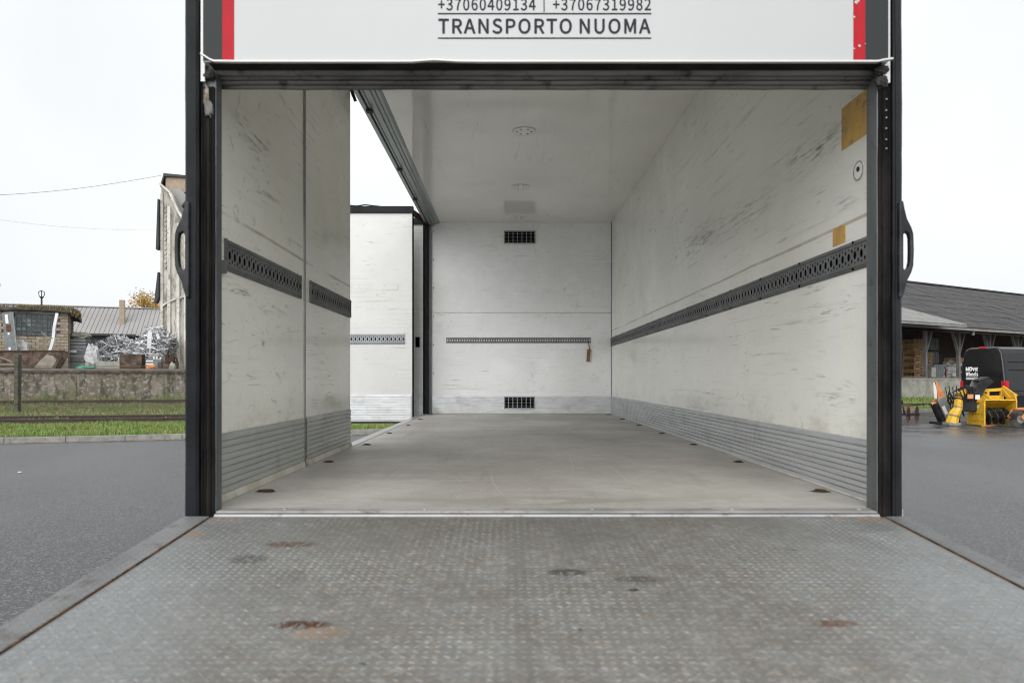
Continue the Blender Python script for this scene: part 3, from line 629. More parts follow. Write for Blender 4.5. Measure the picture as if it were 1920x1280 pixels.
# grab handles
def handle(s, x0):
    ol = [(-.014,.617),(.0,.622),(.006,.59),(.014,.558),(.030,.526),(.036,.505),(.038,.45),(.036,.395),(.030,.372),(.014,.340),(.006,.31),(-.002,.282),(-.014,.282)]
    hl = [(.0,.50),(.008,.513),(.019,.507),(.023,.49),(.024,.45),(.023,.41),(.019,.39),(.010,.378),(.002,.382),(.0,.39)]
    m = MB(); m.extr([(x0+s*a, Z(b)) for a, b in ol], 'y', 2.386, 2.408, holes=[[(x0+s*a, Z(b)) for a, b in hl]])
    return m.build('grab_handle', 'handle_black', truck, bevel=.005)
handle(-1, -1.131); handle(1, 1.382)

# header under the rear flap: rubber ribs
hd = part(MB().box(-1.037, 1.309, 2.43, 2.505, Z(1.083), Z(1.2)), 'header', 'steel_frame')
for y, z, r, mt in ((2.435, 1.090, .012, 'rubber_worn'), (2.456, 1.084, .011, 'rubber_worn'), (2.477, 1.074, .010, 'rubber_worn'), (2.498, 1.067, .012, 'rubber_worn')):
    pts = [(-1.06+2.39*i/24, y, Z(z)+random.uniform(-.0012,.0012)) for i in range(25)]
    MB().tube(pts, r, 10).build('rubber_rib', mt, hd, smooth=True)
# upper rear flap with lettering
FX0, FX1, FY = -1.062, 1.322, 2.372
fl = part(MB().box(FX0, FX1, FY, FY+.035, Z(1.098), Z(2.72)), 'rear_flap', 'flap_white', bevel=.003)
fpx = lambda px: (px-953)/1280*FY
fpz = lambda py: Z((709-py)/1280*FY)
MB().box(FX0+.002, fpx(417), FY-.0012, FY, Z(1.102), Z(2.719)).build('grey_stripe', 'flap_grey', fl)
MB().box(fpx(417)+.0002, fpx(439), FY-.0014, FY, Z(1.102), Z(2.719)).build('red_stripe', 'flap_red', fl)
MB().box(fpx(1600), fpx(1622)-.0002, FY-.0014, FY, Z(1.102), Z(2.719)).build('red_stripe', 'flap_red', fl)
MB().box(fpx(1622), FX1-.002, FY-.0012, FY, Z(1.102), Z(2.719)).build('grey_stripe', 'flap_grey', fl)
for px, py, r in ((1605,5,.006),(1609,3,.004),(1601,33,.004),(1611,87,.0045),(1622,83,.002),(1601,92,.003)):
    lump((fpx(px), FY-.0022, fpz(py)), r, .0012, r, px, 8).build('paint_chip', 'flap_white', fl)
pts = [(-1.068, FY-.004, Z(1.125)), (-1.055, FY-.006, Z(1.118)), (-1.035, FY-.008, Z(1.104)), (-1.02, FY-.008, Z(1.098))]
for i in range(1, 30):
    xx = -1.02+2.29*i/30; pts.append((xx, FY-.008, Z(1.097)+(.006*math.exp(-((xx+.245)/.05)**2))))
pts += [(1.28, FY-.008, Z(1.097)), (1.305, FY-.007, Z(1.103)), (1.335, FY-.004, Z(1.108))]
lp = MB(); n = len(pts)
for dz, dy in ((.0035, -.002), (-.0025, -.002), (-.0025, .012), (.0035, .012)): lp.v += [(p[0], p[1]+dy, p[2]+dz) for p in pts]
for i in range(n-1):
    for a, b in ((0,1),(1,2),(2,3),(3,0)): lp.f.append((a*n+i, a*n+i+1, b*n+i+1, b*n+i)); lp.mi.append(0)
lp.build('bottom_lip', 'truck_white', fl)
und = MB(); und.box(FX0+.02, FX1-.02, FY+.004, 2.43, Z(1.0935), Z(1.0975)).box(FX0+.02, FX1-.02, FY+.036, 2.43, Z(1.112), Z(1.13)); und.build('flap_underside', 'rubber_brown', fl)

FONT = None
try: FONT = bpy.data.fonts.load(bpy.utils.system_resource('DATAFILES', path='fonts')+'/Noto Sans CJK Regular.woff2')   # ships with Blender
except Exception: pass
def text(s, x0, x1, zb, cap, y, mat, parent, bold=0.0, name='lettering'):
    cu = bpy.data.curves.new(name, 'FONT'); cu.body = s; cu.size = 1
    if FONT: cu.font = FONT
    cu.space_character = 1.06; cu.resolution_u = 4; cu.extrude = 0
    ob = bpy.data.objects.new(name, cu); C.objects.link(ob); bpy.context.view_layer.update()
    dg = bpy.context.evaluated_depsgraph_get(); me = bpy.data.meshes.new_from_object(ob.evaluated_get(dg)); bpy.data.objects.remove(ob)
    xs = [v.co.x for v in me.vertices]; ys = [v.co.y for v in me.vertices]; ax, bx = min(xs), max(xs); ay, by = min(ys), max(ys)
    for v in me.vertices:
        v.co = ((v.co.x-ax)/(bx-ax)*(x1-x0)+x0, y, (v.co.y-ay)/(by-ay)*cap+zb)
    if bold:                                  # heavier strokes: the outline repeated a little to each side
        m = MB(); V = [v.co.copy() for v in me.vertices]; F = [tuple(p.vertices) for p in me.polygons]
        for i, (dx, dz) in enumerate(((0,0),(bold,0),(-bold,0),(0,bold*.8),(0,-bold*.8))): m.add([v+Vector((dx, -.00012*i, dz)) for v in V], F)
        me = m.mesh(name, mat)
    else:
        me.materials.clear(); me.materials.append(M[mat]); me.name = name
    o = link(name, me, parent); return o
ty = FY-.0015
text('TRANSPORTO', fpx(822.5), fpx(1071.5), fpz(63.5), fpz(36)-fpz(63.5), ty, 'ink', fl, .0014)
text('NUOMA', fpx(1087.5), fpx(1219), fpz(63.5), fpz(36)-fpz(63.5), ty, 'ink', fl, .0014)
text('+37060409134', fpx(822), fpx(1004), fpz(20), fpz(-2)-fpz(20), ty, 'ink', fl, .0007)
text('+37067319982', fpx(1037), fpx(1220), fpz(20), fpz(-2)-fpz(20), ty, 'ink', fl, .0007)
for a, b, c, d in ((821,1221,25.2,27.4),(821,1221,71,73.2),(1019.2,1021,-4,23.5)):
    MB().box(fpx(a), fpx(b), ty-.0003, ty+.0003, fpz(d), fpz(c)).build('printed_line', 'ink', fl)

# sill and tail lift
sp_ = [(2.475, FZ+.002), (2.42, FZ-.004), (2.408, FZ-.0075), (2.402, FZ-.0135), (2.402, FZ-.05), (2.475, FZ-.05)]
part(MB().extr([(a, b) for a, b in sp_], 'x', -1.037, 1.309), 'door_sill', 'alu_bright')
part(MB().box(-1.03, 1.30, 2.4095, 2.47, FZ-.003, FZ+.0035), 'sill_wear_strip', 'sill_grey')
for xx in (1.255, .8, .3, -.3, -.8): part(MB().disc((xx, 2.445, FZ+.005), .008, 'z', .005, 10), 'sill_bolt', 'alu_bright')
lift = empty('tail_lift', (0, LY0, LZ0)); lift.parent = truck; lift.rotation_euler = (math.atan(LS), 0, 0)
LX0, LX1, LE = -1.137, 1.39, -1.85            # local y runs 0 .. LE towards the camera
xa, xb = -1.043, 1.318
MB().box(xa, xb, LE, -.004, -.03, 0).build('platform_plate', 'lift_steel', lift)
MB().box(LX0, xa-.006, LE, -.004, -.05, .004).build('side_channel', 'lift_side', lift, bevel=.003)
MB().box(xb+.006, LX1, LE, -.004, -.05, .004).build('side_channel', 'lift_side', lift, bevel=.003)
MB().box(xa-.0045, xa-.001, LE, -.05, -.04, .0045).build('weld_seam', 'rust_bright', lift)
MB().box(xb+.001, xb+.0045, LE, -.05, -.04, .0045).build('weld_seam', 'rust_bright', lift)
MB().box(LX0, LX1, LE-.02, LE-.002, -.05, 0).build('front_edge', 'lift_steel', lift)
MB().tube([(-1.0, .012, -.016), (1.28, .012, -.016)], .012, 10).build('hinge_tube', 'rust', lift)
# tread ribs: staggered, alternately leaning
tm = MB(); pt = .0225
def tear(cx, cy, a, L=.0098, wd=.0034, h=.0023):
    q_ = noise.noise(Vector((cx*3, cy*3, 2))); h *= .75+.6*q_+random.uniform(-.25,.25); L *= random.uniform(.8,1.1); a += random.uniform(-.12,.12); cx += random.uniform(-.001,.001); cy += random.uniform(-.001,.001)
    c, s = math.cos(a), math.sin(a)
    q = lambda u, v, z: (cx+u*c-v*s, cy+u*s+v*c, z)
    tm.add([q(-L,0,0), q(-L*.35,-wd,0), q(L*.35,-wd,0), q(L,0,0), q(L*.35,wd,0), q(-L*.35,wd,0), q(-L*.3,0,h), q(L*.3,0,h)],
           [(0,1,6),(1,2,7,6),(2,3,7),(3,4,7),(4,5,6,7),(5,0,6)])
nx = int((xb-xa-.02)/pt); ny = int((-LE-.03)/pt)
for j in range(ny):
    for i in range(nx):
        cx, cy = xa+.018+i*pt, -.02-j*pt
        tear(cx, cy, R(30) if (i+j) % 2 else R(-24))
for x0_, x1_ in ((LX0+.01, xa-.014), (xb+.014, LX1-.008)):
    for j in range(ny):
        for i in range(int((x1_-x0_)/pt)+1):
            b0 = len(tm.v); m0_ = len(tm.mi); tear(x0_+.008+i*pt, -.02-j*pt, R(38) if (i+j) % 2 else R(-38))
            for k in range(b0, len(tm.v)): v_ = tm.v[k]; tm.v[k] = (v_[0], v_[1], v_[2]+.004)
            tm.mi[m0_:] = [1]*(len(tm.mi)-m0_)
tag(tm.build('tread_ribs', ['lift_rib', 'lift_side'], lift, fix=False), kind='stuff')

# scuffs and scratches left by cargo: thin marks lying on the panels
simple('scuff_dark', (.25,.235,.205), .7, spec=.2); simple('scuff_mid', (.53,.51,.455), .7, spec=.2); simple('scuff_light', (.71,.69,.63), .6, spec=.3); simple('scuff_brown', (.36,.25,.14), .7, spec=.2)
def scuffs(parent, mk, u0, u1, v0, v1, ncl, nsing, seed, spread=(.35,.07), long=1.0, clusters=(), tone=(.11,.34,.47,.08), tilt=.10):
    rn = random.Random(seed); m = MB()
    def mark(u, v, L, wd, a, k):
        n = 4; pts = []; bend = rn.gauss(0, .06)
        for i in range(n+1):
            f = i/n-.5; uu = u+f*L*math.cos(a); vv = v+f*L*math.sin(a)+bend*L*(f*f-.1)+rn.gauss(0, wd*.35); pts.append((uu, vv, wd*(1-(2*f)**2)*rn.uniform(.35,1)+.0004))
        if min(p[0] for p in pts) < u0 or max(p[0] for p in pts) > u1 or min(p[1] for p in pts) < v0 or max(p[1] for p in pts) > v1: return
        vs = [mk(p[0], p[1]-p[2]/2) for p in pts]+[mk(p[0], p[1]+p[2]/2) for p in pts]
        m.add(vs, [(i, i+1, n+2+i, n+1+i) for i in range(n)], k)
    pick = lambda: rn.choices((0,1,2,3), tone)[0]
    cl = list(clusters)+[(rn.uniform(u0,u1), rn.uniform(v0,v1), rn.randint(4,16), 1.0) for _ in range(ncl)]
    for cu, cv, cnt, sc in cl:
        a0 = rn.gauss(0, tilt); k0 = pick()
        for _ in range(int(cnt*.65)):
            mark(cu+rn.gauss(0, spread[0]*.6*sc), cv+rn.gauss(0, spread[1]*.6*sc), rn.choice((.02,.04,.09))*rn.expovariate(1)*long+.008, rn.uniform(.0008,.0045)*rn.choice((.5,1,1)), a0+rn.gauss(0,.12), k0 if rn.random() < .6 else pick())
    for _ in range(nsing):
        q = rn.random()
        if q < .7: mark(rn.uniform(u0,u1), rn.uniform(v0,v1), rn.expovariate(1/.045)*long+.008, rn.uniform(.001,.003), rn.gauss(0, tilt), pick())
        elif q < .93: mark(rn.uniform(u0,u1), rn.uniform(v0,v1), rn.uniform(.006,.02), rn.uniform(.003,.008), rn.uniform(-1.5,1.5), pick())
        else: mark(rn.uniform(u0,u1), rn.uniform(v0,v1), rn.uniform(.2,.6)*long, rn.uniform(.001,.002), rn.gauss(0, .05), 2)
    return tag(m.build('scuff_marks', ['scuff_dark','scuff_mid','scuff_light','scuff_brown'], parent, fix=False), kind='stuff')
scuffs(truck, lambda u, v: (XR-.0007, u, v), 2.52, YB-.02, FZ+.25, ZC-.05, 55, 900, 5,
       clusters=[(3.05,Z(1.02),40,1.0),(3.35,Z(.98),30,.8),(3.6,Z(1.02),22,1.2),(2.95,Z(1.06),26,.7),(3.9,Z(.95),20,1.2),(4.6,Z(1.0),20,1.5),(5.5,Z(1.05),18,1.8),(2.75,Z(.33),26,.7),(2.85,Z(.30),18,.6),(2.8,Z(-.02),18,.7),(3.1,Z(.12),14,.8),(2.68,Z(-.1),16,.5),(3.6,Z(.36),16,1),(3.4,Z(-.05),14,1)])
scuffs(d1, lambda u, v: (XL+.0007, u, v), 2.56, 3.63, FZ+.28, ZC-.07, 16, 230, 6, (.22,.06),
       clusters=[(2.8,Z(1.08),12,.6),(3.0,Z(.97),26,.7),(3.25,Z(.92),14,.8),(2.78,Z(.36),30,.45),(3.1,Z(.31),20,.5),(3.05,Z(.17),10,.12),(2.72,Z(0),10,.5)])
scuffs(d2, lambda u, v: (XL+.0007, u, v), 3.69, 4.71, FZ+.28, ZC-.07, 14, 190, 7, (.22,.06), clusters=[(4.45,Z(.85),12,.4),(4.2,Z(-.1),14,.8)])
scuffs(truck, lambda u, v: (u, YB-.0007, v), XL+.08, XR-.02, FZ+.25, ZC-.03, 30, 520, 8, (.30,.08), 1.2,
       clusters=[(-.9,Z(.85),30,.5),(-.85,Z(1.2),26,.8),(-.55,Z(1.28),20,.8),(-.3,Z(1.2),16,.8),(-.95,Z(.7),26,.35),(.1,Z(1.28),14,.8),(.7,Z(1.25),12,.8),(-.2,Z(.0),16,1),(.3,Z(-.1),12,1)], tilt=.04)
scuffs(f1, lambda u, v: (u, -.0007, v), -2.2, -1.22, Z(-.18), Z(2.05), 16, 220, 9, (.22,.06), tilt=.05)
scuffs(truck, lambda u, v: (v, u, ZC-.0007), 2.6, YB-.1, -.88, XR-.05, 6, 60, 10, clusters=[(6.9,.5,8,.8),(6.6,.1,6,.6)], tone=(.15,.35,.5,0))
scuffs(truck, lambda u, v: (v, u, FZ+.0006), 2.5, YB-.05, XL+.03, XR-.03, 26, 420, 12, (.3,.3), 2.2, tone=(.12,.42,.40,.06), tilt=.9)

# lashing ring pans in the floor
simple('pan_brown', (.12,.092,.07), .8, spec=.2, col2=(.07,.052,.04), scale=25)
pan = lump((0,0,0), .036, .024, .0022, 2, 12).mesh('lashing_ring', 'pan_brown')
rng = MB().tube([(math.cos(a)*.024, math.sin(a)*.017, .003) for a in [2*math.pi*k/14 for k in range(15)]], .0035, 6, caps=False).mesh('ring', 'rust')
for i in range(7):
    for xx in (XL+.085, XR-.075):
        o = link('lashing_ring', pan, truck); o.location = (xx+random.uniform(-.01,.01), 2.85+i*1.0, FZ+.001); o.scale = (random.uniform(.7,1.25), random.uniform(.7,1.3), 1); o.rotation_euler = (0,0,random.uniform(-.5,.5)); r_ = link('ring', rng, o); r_.rotation_euler = (0,0,random.uniform(0,3))

# tape patches and the reflector on the right wall
part(MB().box(XR-.0025, XR-.0005, 2.56, 2.828, Z(.941), Z(1.115)), 'tape_patch', 'amber_tape')
part(MB().box(XR-.0025, XR-.0005, 2.80, 2.905, Z(.558), Z(.632)), 'tape_patch', 'amber_tape')
rf = part(MB().disc((XR-.003, 2.686, Z(.816)), .038, 'x', .005, 20), 'round_cap', 'gel_right')
MB().tube([(XR-.006, 2.686+math.cos(a)*.036, Z(.816)+math.sin(a)*.036) for a in [2*math.pi*k/24 for k in range(25)]], .002, 5, caps=False).build('cap_rim', 'rail_grey', rf)
MB().disc((XR-.007, 2.686, Z(.822)), .010, 'x', .004, 8).build('screw', 'rubber', rf)
# screws along the rails
for i in range(13):
    yy = 2.72+i*.5
    for dz in (-.053, .053): part(MB().disc((XR-.010, yy, ZR+dz), .006, 'x', .004, 8), 'rail_screw', 'slot_dark')

# chassis and wheels under the box
for xx in (-.28, .56): part(MB().box(xx-.04, xx+.04, 2.9, 11.2, FZ-.38, FZ-.13), 'chassis_beam', 'rubber')
for i in range(8): part(MB().box(XL, XR, 3.0+i*.85, 3.08+i*.85, FZ-.2, FZ-.125), 'cross_member', 'rubber')
for y in (4.6, 10.6):
    part(MB().bar((-.85, y, .5), (1.14, y, .5), .14, .14), 'axle', 'rubber')
    for xx in (-.86, 1.15):
        wh = part(MB().disc((xx, y, .5), .5, 'x', .28, 32), 'wheel', 'tyre', bevel=.03); MB().disc((xx+(-.14 if xx < 0 else .14), y, .5), .28, 'x', .03, 20).build('rim', 'rail_light', wh)
cab = part(MB().extr([(9.5, .45), (11.6, .45), (11.65, 1.4), (11.3, 2.9), (11.0, 3.1), (9.5, 3.1)], 'x', XL, XR), 'cab', 'truck_white', bevel=.06)
MB().extr([(10.6, 1.75), (11.45, 1.75), (11.2, 2.6), (10.6, 2.6)], 'x', XL-.004, XL+.01).build('side_window', 'pane_dirty', cab)
MB().extr([(10.6, 1.75), (11.45, 1.75), (11.2, 2.6), (10.6, 2.6)], 'x', XR-.01, XR+.004).build('side_window', 'pane_dirty', cab)

# hanging tag on the front wall rail: a thing of its own
hg = empty('hanging_strap', (1.07, YB-.03, Z(.22)), label='short brown strap with hook hanging from the rail on the front wall', cat='strap')
MB().box(-.028, .018, -.006, .006, 0, .17, M=Matrix.Rotation(R(5), 4, 'Y')).build('strap', 'tag_brown', hg, bevel=.003)
MB().tube([(.012, 0, .165), (.012, -.006, .21), (.0, -.01, .245), (.008, .012, .272)], .006, 6).build('hook', 'rust_bright', hg)

# ------------------------------------------------------------------ left yard: retaining wall and platform
A22 = math.atan(.22)
def yard(x, k): return Vector((x, k+.22*(x+20), 0))
rw = empty('retaining_wall', (-20, 33, 0), A22, label='stained old concrete retaining wall of the left loading platform', cat='wall')
random.seed(3)
x = -22.0
while x < 22:
    L = random.uniform(2.4, 4.2)
    m = MB(); nx_, nz_ = 10, 7; vs = []
    for j in range(nz_+1):
        for i in range(nx_+1):
            p = Vector((x+(L-.02)*i/nx_, 0, .3+1.62*j/nz_)); vs.append((p.x, -.02+.05*noise.noise(p*1.7)+.02*noise.noise(p*6), p.z))
    m.add(vs, [(j*(nx_+1)+i, j*(nx_+1)+i+1, (j+1)*(nx_+1)+i+1, (j+1)*(nx_+1)+i) for j in range(nz_) for i in range(nx_)])
    m.build('wall_panel', 'old_concrete', rw, smooth=True); x += L
MB().box(-22, 22, .06, .3, .2, 1.93).build('wall_core', 'old_concrete', rw)
for i in range(11):
    MB().box(-22+4*i+.01, -22+4*i+3.99, -.12, .35, 1.90, 2.02+random.uniform(-.01,.01)).build('coping', 'rust_plate', rw, bevel=.015)
MB().box(-22, 22, -.07, .4, 2.025, 2.12).build('coping_cap', 'platform_top', rw)
MB().box(-22, 22, .405, 30, 1.9, 2.115).build('platform_surface', 'platform_top', rw)
for i in range(90):
    pass

# chain-link fence
fe = empty('chain_link_fence', (-20, 26.9, 0), A22, label='rusty chain-link fence with mossy concrete post in front of the retaining wall', cat='fence')
wm = MB(); hgt = 1.75
for i in range(-int(hgt/.085), int(26/.085)):
    for s in (1, -1):
        a0 = i*.085-9; b0 = a0+hgt
        za, zb = (.42, .42+hgt) if s > 0 else (.42+hgt, .42)
        wm.tube([(a0, 0, za), (b0, 0, zb)], .0035, 3, caps=False)
wm.tube([(-9, 0, .42+hgt), (17, 0, .42+hgt-.05)], .006, 4); wm.tube([(-9, 0, 1.3), (17, 0, 1.28)], .004, 4)
tag(wm.build('wire_mesh', 'fence_wire', fe, fix=False), kind='stuff')
for xx in (-3.3, .55, 4.4, 8.2, 12.0, 15.8):
    if xx in (4.4,): continue
    MB().bar((xx, .08, .1), (xx+.02, .08, 2.62), .3 if xx == .55 else .16, .16).build('fence_post', 'concrete_post', fe, bevel=.03)

# ------------------------------------------------------------------ brick house with glazed wall
PZ = 2.12
bh = empty('brick_house', P(128, 691, 36.5).xy.to_3d()+Vector((0,0,PZ)), R(30), label='flat-roofed sand-lime brick house with large multi-pane window and mossy roof edge', cat='house')
S_ = 35.2
wx0, wx1, wz0, wz1 = -2.75, -.52, 1.78, 2.9
wall = MB()
H = 3.04
wall.box(-12, -.02, .05, .3, -.1, H).box(-.06, -.02, .3, 6, -.1, H)
wo_ = wall.build('wall', 'mortar', bh)
bme = [MB().box(-.172, .172, -.05, .05, -.072, .072).mesh('brick', k) for k in ('brick_a', 'brick_b', 'brick_c')]
hme = [MB().box(-.09, .09, -.05, .05, -.072, .072).mesh('brick', k) for k in ('brick_a', 'brick_b', 'brick_c')]
random.seed(11); cr = 0; cnt = 0
zz = .07
while zz < H-.04:
    off = .18 if cr % 2 else 0
    xx = -.18-off
    if off: 
        o = link('brick', hme[cr % 3], wo_); o.location = (-.09, .03, zz); cnt += 1
    while xx > -5.6:
        if not ((wx0-.06 < xx < wx1+.06 or -4.7 < xx < wx0-.35) and wz0-.02 < zz < wz1+.05):
            o = link('brick', random.choice(bme), wo_); o.location = (xx, .03+random.uniform(-.008,.008), zz); cnt += 1
        xx -= .36
    zz += .158; cr += 1
# side face bricks (narrow view)
for i in range(19):
    for j in range(3):
        o = link('brick', random.choice(bme), wo_); o.location = (-.01, .34+j*.36+(.18 if i % 2 else 0), .07+i*.158); o.rotation_euler = (0,0,R(90))
MB().box(-12, -5.7, 0, .06, -.1, H).build('plain_wall', 'brick_b', wo_)
win = MB(); nc, nr = 10, 5
for i in range(nc+1): a = wx0+(wx1-wx0)*i/nc; win.box(a-.018, a+.018, -.01, .05, wz0, wz1)
for j in range(nr+1): a = wz0+(wz1-wz0)*j/nr; win.box(wx0, wx1, -.005, .045, a-.018, a+.018)
wn = win.build('window', 'frame_grey', bh)
pm = MB().box(-.12,.12,0,.01,-.1,.1).mesh('pane', 'pane_dirty'); simple('pane_bright', (.19,.25,.25), .2, col2=(.12,.16,.16), scale=5); pm2 = MB().box(-.12,.12,0,.01,-.1,.1).mesh('pane', 'pane_bright')
for i in range(nc):
    for j in range(nr):
        if (i, j) == (1, 4):
            MB().box(wx0+(i)*(wx1-wx0)/nc, wx0+(i+1)*(wx1-wx0)/nc, .046, .05, wz0+j*(wz1-wz0)/nr, wz1).build('broken_pane', 'black_hole', wn); continue
        o = link('pane', pm2 if (i, j) in ((4,2),(3,1),(1,0),(2,1),(7,0),(4,3)) else pm, wn); o.location = (wx0+(i+.5)*(wx1-wx0)/nc, .03+random.uniform(-.004,.004), wz0+(j+.5)*(wz1-wz0)/nr); o.rotation_euler = (random.uniform(-.03,.03), 0, random.uniform(-.03,.03))
w2 = MB().box(-4.6, wx0-.4, .028, .04, wz0, wz1).build('dark_window', 'pane_dirty', bh)
for i in range(6): MB().box(-4.6+i*.28-.018, -4.6+i*.28+.018, -.012, .027, wz0, wz1).build('glazing_bar', 'frame_grey', w2)
MB().box(wx0-.05, wx1+.05, -.04, .05, wz1+.02, wz1+.12).build('lintel', 'concrete_light', bh)
rf = MB(); nx_ = 40; prf = [(-.32, H-.02), (-.36, H+.06), (-.28, H+.15), (-.1, H+.19), (6.3, H+.22), (6.3, H)]
vs = []
for i in range(nx_+1):
    xx = -12+12.4*i/nx_
    droop = -.45*max(0, (xx-0.0))**1.2 if xx > 0 else 0
    for (a, b) in prf:
        q = Vector((xx*2, a*2, b)); vs.append((xx, a+.08*noise.noise(q), b+.09*noise.noise(q+Vector((5,0,0)))+droop))
k = len(prf)
rf.add(vs, [(i*k+j, (i+1)*k+j, (i+1)*k+(j+1)%k, i*k+(j+1)%k) for i in range(nx_) for j in range(k)]+[tuple(range(k)), tuple(nx_*k+j for j in range(k-1,-1,-1))])
ro = rf.build('roof', 'roof_felt', bh)
mo = MB()
for _ in range(1500):
    xx = random.choice([random.uniform(-8, .3), random.uniform(-2.2,.45), random.uniform(.1,.5)]); yy = random.uniform(-.36, .2) if xx < .1 else random.uniform(-.45, 2.5); a = random.uniform(0,6.28); hh = random.uniform(.05,.22) if xx > -3 else random.uniform(.03,.1)
    zt = H+.09+(.09 if yy > -.2 else 0)-(.45*max(0,xx)**1.2 if xx > 0 else 0)-(.18 if yy < -.4 else 0); dx, dy = math.cos(a)*.035, math.sin(a)*.035
    mo.add([(xx-dx,yy-dy,zt-.06),(xx+dx,yy+dy,zt-.06),(xx+random.uniform(-.08,.08),yy+random.uniform(-.08,.08),zt+hh)], [(0,1,2)])
tag(mo.build('roof_moss', 'moss_roof', ro, fix=False), kind='stuff')
ch = MB().box(-3.75, -3.15, .8, 1.4, H+.15, H+1.35).build('chimney', 'beige_brick', bh); MB().box(-3.8, -3.1, .75, 1.45, H+1.35, H+1.5).build('chimney_cap', 'grey_board', ch)
# grey painted strip leaning on the house, white plank leaning, bag, rusty trough
def at_house(px, py, off): # a point off metres in front of the house facade, seen at px
    return None
pb = P(12, 690, 35.0); pb.z = PZ
lb = empty('leaning_board', (P(17, 691, 34.2).x, 34.2, PZ), math.atan(.33), label='dark grey board with white stickers leaning against the brick house window', cat='board')
q0, q1 = Vector((.22, -.1, 0)), Vector((-.18, .28, 2.85))
MB().bar(q0, q1, .46, .06, up=(0,1,0)).build('board', 'crate_grey', lb, bevel=.01)
MB().bar(q0+Vector((.25,0,0)), q1+Vector((.25,0,0)), .05, .09, up=(0,1,0)).build('edge_bar', 'grey_board', lb)
for f0, f1, dx, wd, mt in ((.80,.96,-.03,.13,'sticker_white'), (.66,.78,.0,.2,'rust_bright'), (.60,.64,-.02,.08,'sticker_white'), (.33,.38,-.05,.09,'sticker_white')):
    MB().bar(q0.lerp(q1,f0)+Vector((dx,-.045,0)), q0.lerp(q1,f1)+Vector((dx,-.045,0)), wd, .01, up=(0,1,0)).build('sticker', mt, lb)
wpk = empty('leaning_plank', (P(100, 691, 35.6).x, 35.3, PZ), 0, label='white peeling plank leaning beside the brick house window', cat='plank')
mm = MB(); ptz = [(-.05,0,.55),(.0,.05,1.0),(.10,.1,1.4),(.12,.15,1.8),(.12,.2,2.2),(.17,.25,2.6),(.20,.3,2.92)]
for a, b in zip(ptz, ptz[1:]): mm.bar(a, b, .15, .05, up=(0,1,0))
mm.bar((-.05,0,0), (-.05,0,.55), .13, .05, up=(0,1,0)); mm.build('plank', 'scrap_white', wpk)
MB().tube([(.08,.1,1.62),(-.2,.0,1.7),(-.45,.0,1.95)], [.03,.025,.012], 5).build('broken_arm', 'old_wood', wpk)
def bag(name, c, sx, sy, sz, mat, label, cat, seed):
    m = lump((0,0,0), sx, sy, sz, seed, 14); vs = []
    for v_ in m.v:
        q = Vector(v_)*5; vs.append((v_[0], v_[1], max(v_[2]+.06*noise.noise(q), -sz*.75)+sz*.75))
    m.v = vs; o = m.build(name, mat); o.location = c; return tag(o, label, cat)
trh = empty('rusty_trough', (P(55, 691, 34.2).x, 34.3, PZ), A22, label='long rusty steel trough with peeled pale patch in front of the brick house', cat='trough')
MB().extr([(-2.6,0),(1.05,0),(1.55,.92),(-2.6,.86)], 'y', 0, .05).build('front_plate', 'rust_plate', trh)
MB().extr([(-2.6,0),(1.05,0),(1.55,.92),(-2.6,.86)], 'y', .7, .75).build('rear_plate', 'rust_plate', trh)
MB().box(-2.6, 1.05, .05, .7, .0, .03).build('bottom_plate', 'rust_plate', trh)
MB().bar((-2.6,-.01,.86), (1.55,-.01,.93), .06, .06).build('rim', 'rust', trh)
MB().extr([(.15,.06),(.95,.06),(1.15,.45),(1.0,.66),(.7,.72),(.4,.4)], 'y', -.006, -.001).build('peeled_patch', 'peeled_paint', trh)
bag('white_bag', (P(40, 691, 34.8).x, 34.85, PZ), .36, .22, .78, 'bag_white', 'crumpled white sack standing in the rusty trough', 'sack', 4)
wf = empty('timber_trestle', (P(6, 691, 33.4).x, 33.25, 2.12), A22, label='pale broken timber trestle at the platform edge before the rusty trough', cat='trestle')
MB().bar((-.15,-.1,-.1), (-.12,-.1,.72), .07, .07).build('upright', 'old_wood', wf); MB().bar((-.3,-.12,.7), (.55,-.12,.33), .05, .05).build('brace', 'old_wood', wf)
MB().bar((-.1,-.14,.22), (.62,-.14,.2), .05, .06).build('crosspiece', 'old_wood', wf); MB().bar((-.8,-.12,.0), (.9,-.12,.02), .06, .05).build('base_rail', 'old_wood', wf)

# ------------------------------------------------------------------ sheet-metal roofed hall behind
hb = empty('metal_roof_hall', (P(150, 691, 56).x, 56, PZ-.2), math.atan(.36), label='long hall with grey standing-seam sheet roof behind the scrap heap', cat='building')
rz0, rz1 = 5.35-PZ+.2, 7.9-PZ+.2
MB().box(-14, 12, .4, 9, 0, rz0).build('wall', 'dark_edge', hb)
for i in range(-40, 35):
    m = MB(); x0 = i*.34
    m.add([(x0,0,rz0),(x0+.29,0,rz0),(x0+.29,4.2,rz1),(x0,4.2,rz1)], [(0,1,2,3)]); m.add([(x0+.29,0,rz0),(x0+.34,0,rz0-.09),(x0+.34,4.2,rz1-.09),(x0+.29,4.2,rz1)], [(0,1,2,3)])
    m.add([(x0+.34,0,rz0-.09),(x0+.34,0,rz0),(x0+.34,4.2,rz1),(x0+.34,4.2,rz1-.09)], [(0,1,2,3)])
    m.build('roof_panel', 'sheet_roof', hb, fix=False)
MB().add([(-14,4.2,rz1),(12,4.2,rz1),(12,9,rz0),(-14,9,rz0)], [(0,1,2,3)]).build('rear_roof', 'sheet_roof', hb)
MB().bar((-14,4.2,rz1+.03), (12,4.2,rz1+.03), .3, .08).build('ridge_cap', 'sheet_roof', hb); MB().bar((-14,-.05,rz0-.1), (12,-.05,rz0-.1), .14, .16).build('gutter', 'dark_edge', hb)
cx = 2.75
